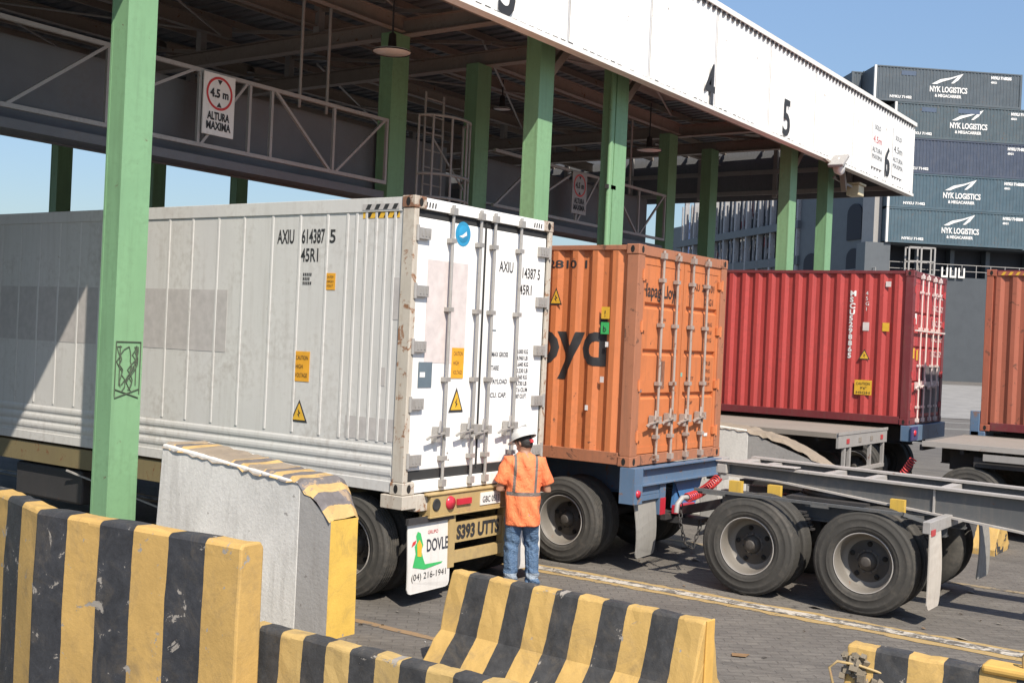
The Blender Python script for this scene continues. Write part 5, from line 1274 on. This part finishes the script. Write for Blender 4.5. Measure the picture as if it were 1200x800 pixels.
def far_container(off, k, row, label, sub, mat, logo=True):
    mat = paint('slate_container_paint_'+str(k)+str(row), [(.075,.095,.112), (.07,.098,.115), (.052,.068,.105), (.062,.105,.135), (.066,.11,.138)][k], .5, .45, (.09,.08,.07), rust=[.22, .3, .12, .2, .26][k], rustcol=(.13,.09,.07), streak=.5, var=.18)
    c = empty('shipping_container', tuple(P0+su*off+Vector((-su.y, su.x, 0))*(row*2.55)+Vector((0, 0, 25.6-2.78*(k+1)))), ang, label, 'shipping container', 'stacked slate-blue containers on the ship')
    H = 2.755; L = 12.19
    b_ = MB(); vs = []; fs = []; x = .15; pts = [(.15, .03)]
    while x < L-.35:
        pts += [(x+.07, .03), (x+.14, .066), (x+.21, .066), (x+.278, .03)]; x += .278
    pts.append((L-.15, .03))
    for px_, d in pts: vs += [(px_, d, .16), (px_, d, H-.1)]
    for i in range(len(pts)-1): fs.append((2*i, 2*i+2, 2*i+3, 2*i+1))
    b_.add(vs, fs); b_.build('side_wall', mat, c, fix=False)
    b_ = MB(); b_.box((.12, 0.005, H-.1), (L-.12, .1, H)); b_.box((.12, .005, 0), (L-.12, .1, .16)); b_.box((L-.17, 0, 0), (L, .17, H)); b_.box((.1, .05, H-.03), (L-.1, 2.4, H-.01)); b_.box((.02, .1, .1), (.06, 2.34, H-.1)); b_.box((L-.06, .17, .1), (L-.03, 2.34, H-.1)); b_.box((.0, 2.27, 0), (.17, 2.438, H)); b_.box((L-.17, 2.27, 0), (L, 2.438, H)); b_.box((.17, 2.38, .1), (L-.17, 2.42, H-.05))
    b_.build('frame', mat, c)
    b_ = MB(); b_.box((0, 0, 0), (.17, .17, H)); b_.build('corner_post', M['trim'] if k != 2 and row == 0 else mat, c)
    if logo and row == 0:
        text('lettering', 'NYK LOGISTICS', .62, M['whitetxt'], c, (4.55, .026, .95), (1, 0, 0), (0, 0, 1), fit=3.1, bold=.02, off=.0)
        text('lettering', '& MEGACARRIER', .32, M['whitetxt'], c, (5.0, .026, .55), (1, 0, 0), (0, 0, 1), fit=2.2, bold=.012, off=.0)
        b_ = MB(); pl = [(4.7,1.55),(5.4,1.95),(6.3,2.15),(7.3,2.5),(6.9,1.98),(6.5,1.68),(6.3,1.68),(6.6,2.0),(6.85,2.25),(6.2,1.98),(5.6,1.78),(5.1,1.55)]
        b_.add([(a, .025, z) for a, z in pl], [tuple(range(len(pl)))]); b_.build('emblem', M['whitetxt'], c)
    if row == 0:
        text('lettering', 'NYKU 7148205', .3, M['whitetxt'], c, (9.6, .026, 2.25), (1, 0, 0), (0, 0, 1), fit=1.7, bold=.02, off=.0)
        text('lettering', '45G1', .22, M['whitetxt'], c, (9.6, .026, 1.9), (1, 0, 0), (0, 0, 1), fit=.5, bold=.012, off=.0)
        text('lettering', 'NYKU 71482', .28, M['whitetxt'], c, (1.3, .026, .28), (1, 0, 0), (0, 0, 1), fit=1.8, bold=.012, off=.0)
        if k in (0, 1): 
            b_ = MB(); b_.box((2.2, .024, 2.1), (3.4, .028, 2.45)); b_.box((5.2, .024, 2.15), (7.0, .028, 2.5)) if k else None; b_.build('dark_patch', M['teal2'], c)
    return c
names = ['topmost slate-blue container on the ship, white arrow logo, against the sky', 'second slate-blue container from the top of the ship stack, with arrow logo', 'plain darker blue container without a logo, third from the top of the ship stack', 'fourth slate-blue container from the top of the ship stack, with arrow logo', 'lowest slate-blue container of the ship stack, above the dark hold']
offs = [.35, 2.15, 2.0, 1.85, 1.85]
for k in range(5): far_container(offs[k], k, 0, names[k], None, M['teal2'] if k == 2 else M['teal'], k != 2)
far_container(-.5, 0, 1, 'container directly behind the topmost one of the ship stack, only its end showing', None, M['teal'])
far_container(-1.0, 0, 2, 'rearmost container of the top tier of the ship stack, only its end showing', None, M['teal'])
# oblique part of the ship further left: bulkhead, racks and stacked boxes
A = at(29.3, 90); B_ = at(18.2, 131); dv = (B_-A).normalized(); an2 = math.atan2(dv.y, dv.x)
sh2 = empty('ship_superstructure', (A.x, A.y, 0), an2, 'grey ship bulkhead and lashing racks seen past the right-hand green columns', 'ship')
# local x runs away from the camera along the face, +y is to the left/front?  face at y=0
fy = 1 if (Vector((-dv.y, dv.x, 0)).dot(Fh) < 0 or Vector((-dv.y, dv.x, 0)).dot(Rh) < 0) else -1
def face_box(x0, x1, z0, z1, d0, d1): return ((x0, fy*-d0, z0), (x1, fy*-d1, z1))
b_ = MB(); b_.box(*face_box(3.4, 16, -3, 18, .5, 1.0)); b_.box(*face_box(16, 44, -3, 10.6, .5, 6)); b_.build('bulkhead', M['hull2'], sh2)
b_ = MB()
def arch(x0, x1, z0, z1):
    pts = [(x0, z0), (x1, z0), (x1, z1-.8)]+[((x0+x1)/2+(x1-x0)/2*math.cos(a), z1-.8+.8*math.sin(a)) for a in [math.pi*k/8 for k in range(1, 8)]]+[(x0, z1-.8)]
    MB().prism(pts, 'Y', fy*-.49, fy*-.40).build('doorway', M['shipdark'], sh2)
arch(5.9, 7.9, 8.0, 11.5); arch(4.7, 5.2, 8.0, 10.3); arch(12.5, 15.0, 8.0, 11.5); arch(5.8, 8.0, 12.2, 15.2)
b_ = MB(); b_.box(*face_box(16, 44, 10.6, 11.4, .3, .9)); b_.box(*face_box(16, 44, 13.9, 14.6, .2, .9)); b_.box(*face_box(9, 44, 9.0, 9.3, .3, .45)); b_.build('rack_beam', M['hull2'], sh2)
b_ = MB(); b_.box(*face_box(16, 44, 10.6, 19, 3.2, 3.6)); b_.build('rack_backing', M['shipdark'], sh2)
for i in range(11):
    x = 16.2+i*2.55
    b_ = MB(); b_.box(*face_box(x, x+.3, 9.0, 19, .3, .8)); b_.build('rack_post', M['shipgrey'], sh2)
rnd = random.Random(12)
for i in range(22):
    x = 16.5+i*1.275; b_ = MB(); b_.box(*face_box(x, x+.12, 9.3, 18.5, .62, .8)); b_.build('lashing_post', M['shipgrey'], sh2)
for j, z in enumerate((9.4, 11.5, 14.7)):
    for i in range(10):
        x = 16.6+i*2.55; b_ = MB(); h_ = (1.1, 2.3, 3.7)[j]
        n = 7; vs = []; fs = []
        for q in range(n*4+1):
            t = q/(n*4); d = .9+(.12 if (q//2) % 2 else 0); vs += [(x+2.05*t, fy*-d, z), (x+2.05*t, fy*-d, z+h_)]
        for q in range(n*4): fs.append((2*q, 2*q+2, 2*q+3, 2*q+1))
        b_.add(vs, fs)
        for q in range(9):
            xx = x+rnd.uniform(0, 1.95); za = z+rnd.uniform(0, h_*.6); b_.box((xx, fy*-.80, za), (xx+rnd.uniform(.05, .16), fy*-.86, za+rnd.uniform(.3, h_*.5)), rnd.choice([1, 1, 2, 3]))
        col = rnd.choice([M['shipgrey'], M['hull2'], M['steelgrey'], M['teal2'], M['hull']])
        b_.build('stowed_box', [col, M['shipgrey'], M['shipdark'], M['red_dark']], sh2)
b_ = MB(); b_.box(*face_box(3.0, 4.7, 11.6, 17.5, -.2, .48)); b_.build('ventilator_trunk', M['steelgrey'], sh2)
b_ = MB(); 
for x in range(2, 18, 2): b_.tube([(x, fy*.5, 8.4), (x, fy*.5, 9.6)], .04, 5)
b_.tube([(2, fy*.5, 9.6), (17, fy*.5, 9.6)], .04, 5); b_.build('deck_railing', M['steelgrey'], sh2)
# stern block further left with a sky gap
A2 = at(21.2, 140); 
st_ = empty('ship_superstructure', (A2.x, A2.y, 0), an2, 'narrow far piece of ship with a blue box, between two dark back columns', 'ship')
b_ = MB(); b_.box((-1, -2, -3), (3, 2, 17)); b_.build('bulkhead', M['hull2'], st_)
b_ = MB(); b_.box((-1.2, -1.6, 12), (-1.02, 1.2, 17.5)); b_.build('blue_box', flat('blue_box', (.04,.07,.16), .5), st_)
SC.render.resolution_x = 1024; SC.render.resolution_y = 682
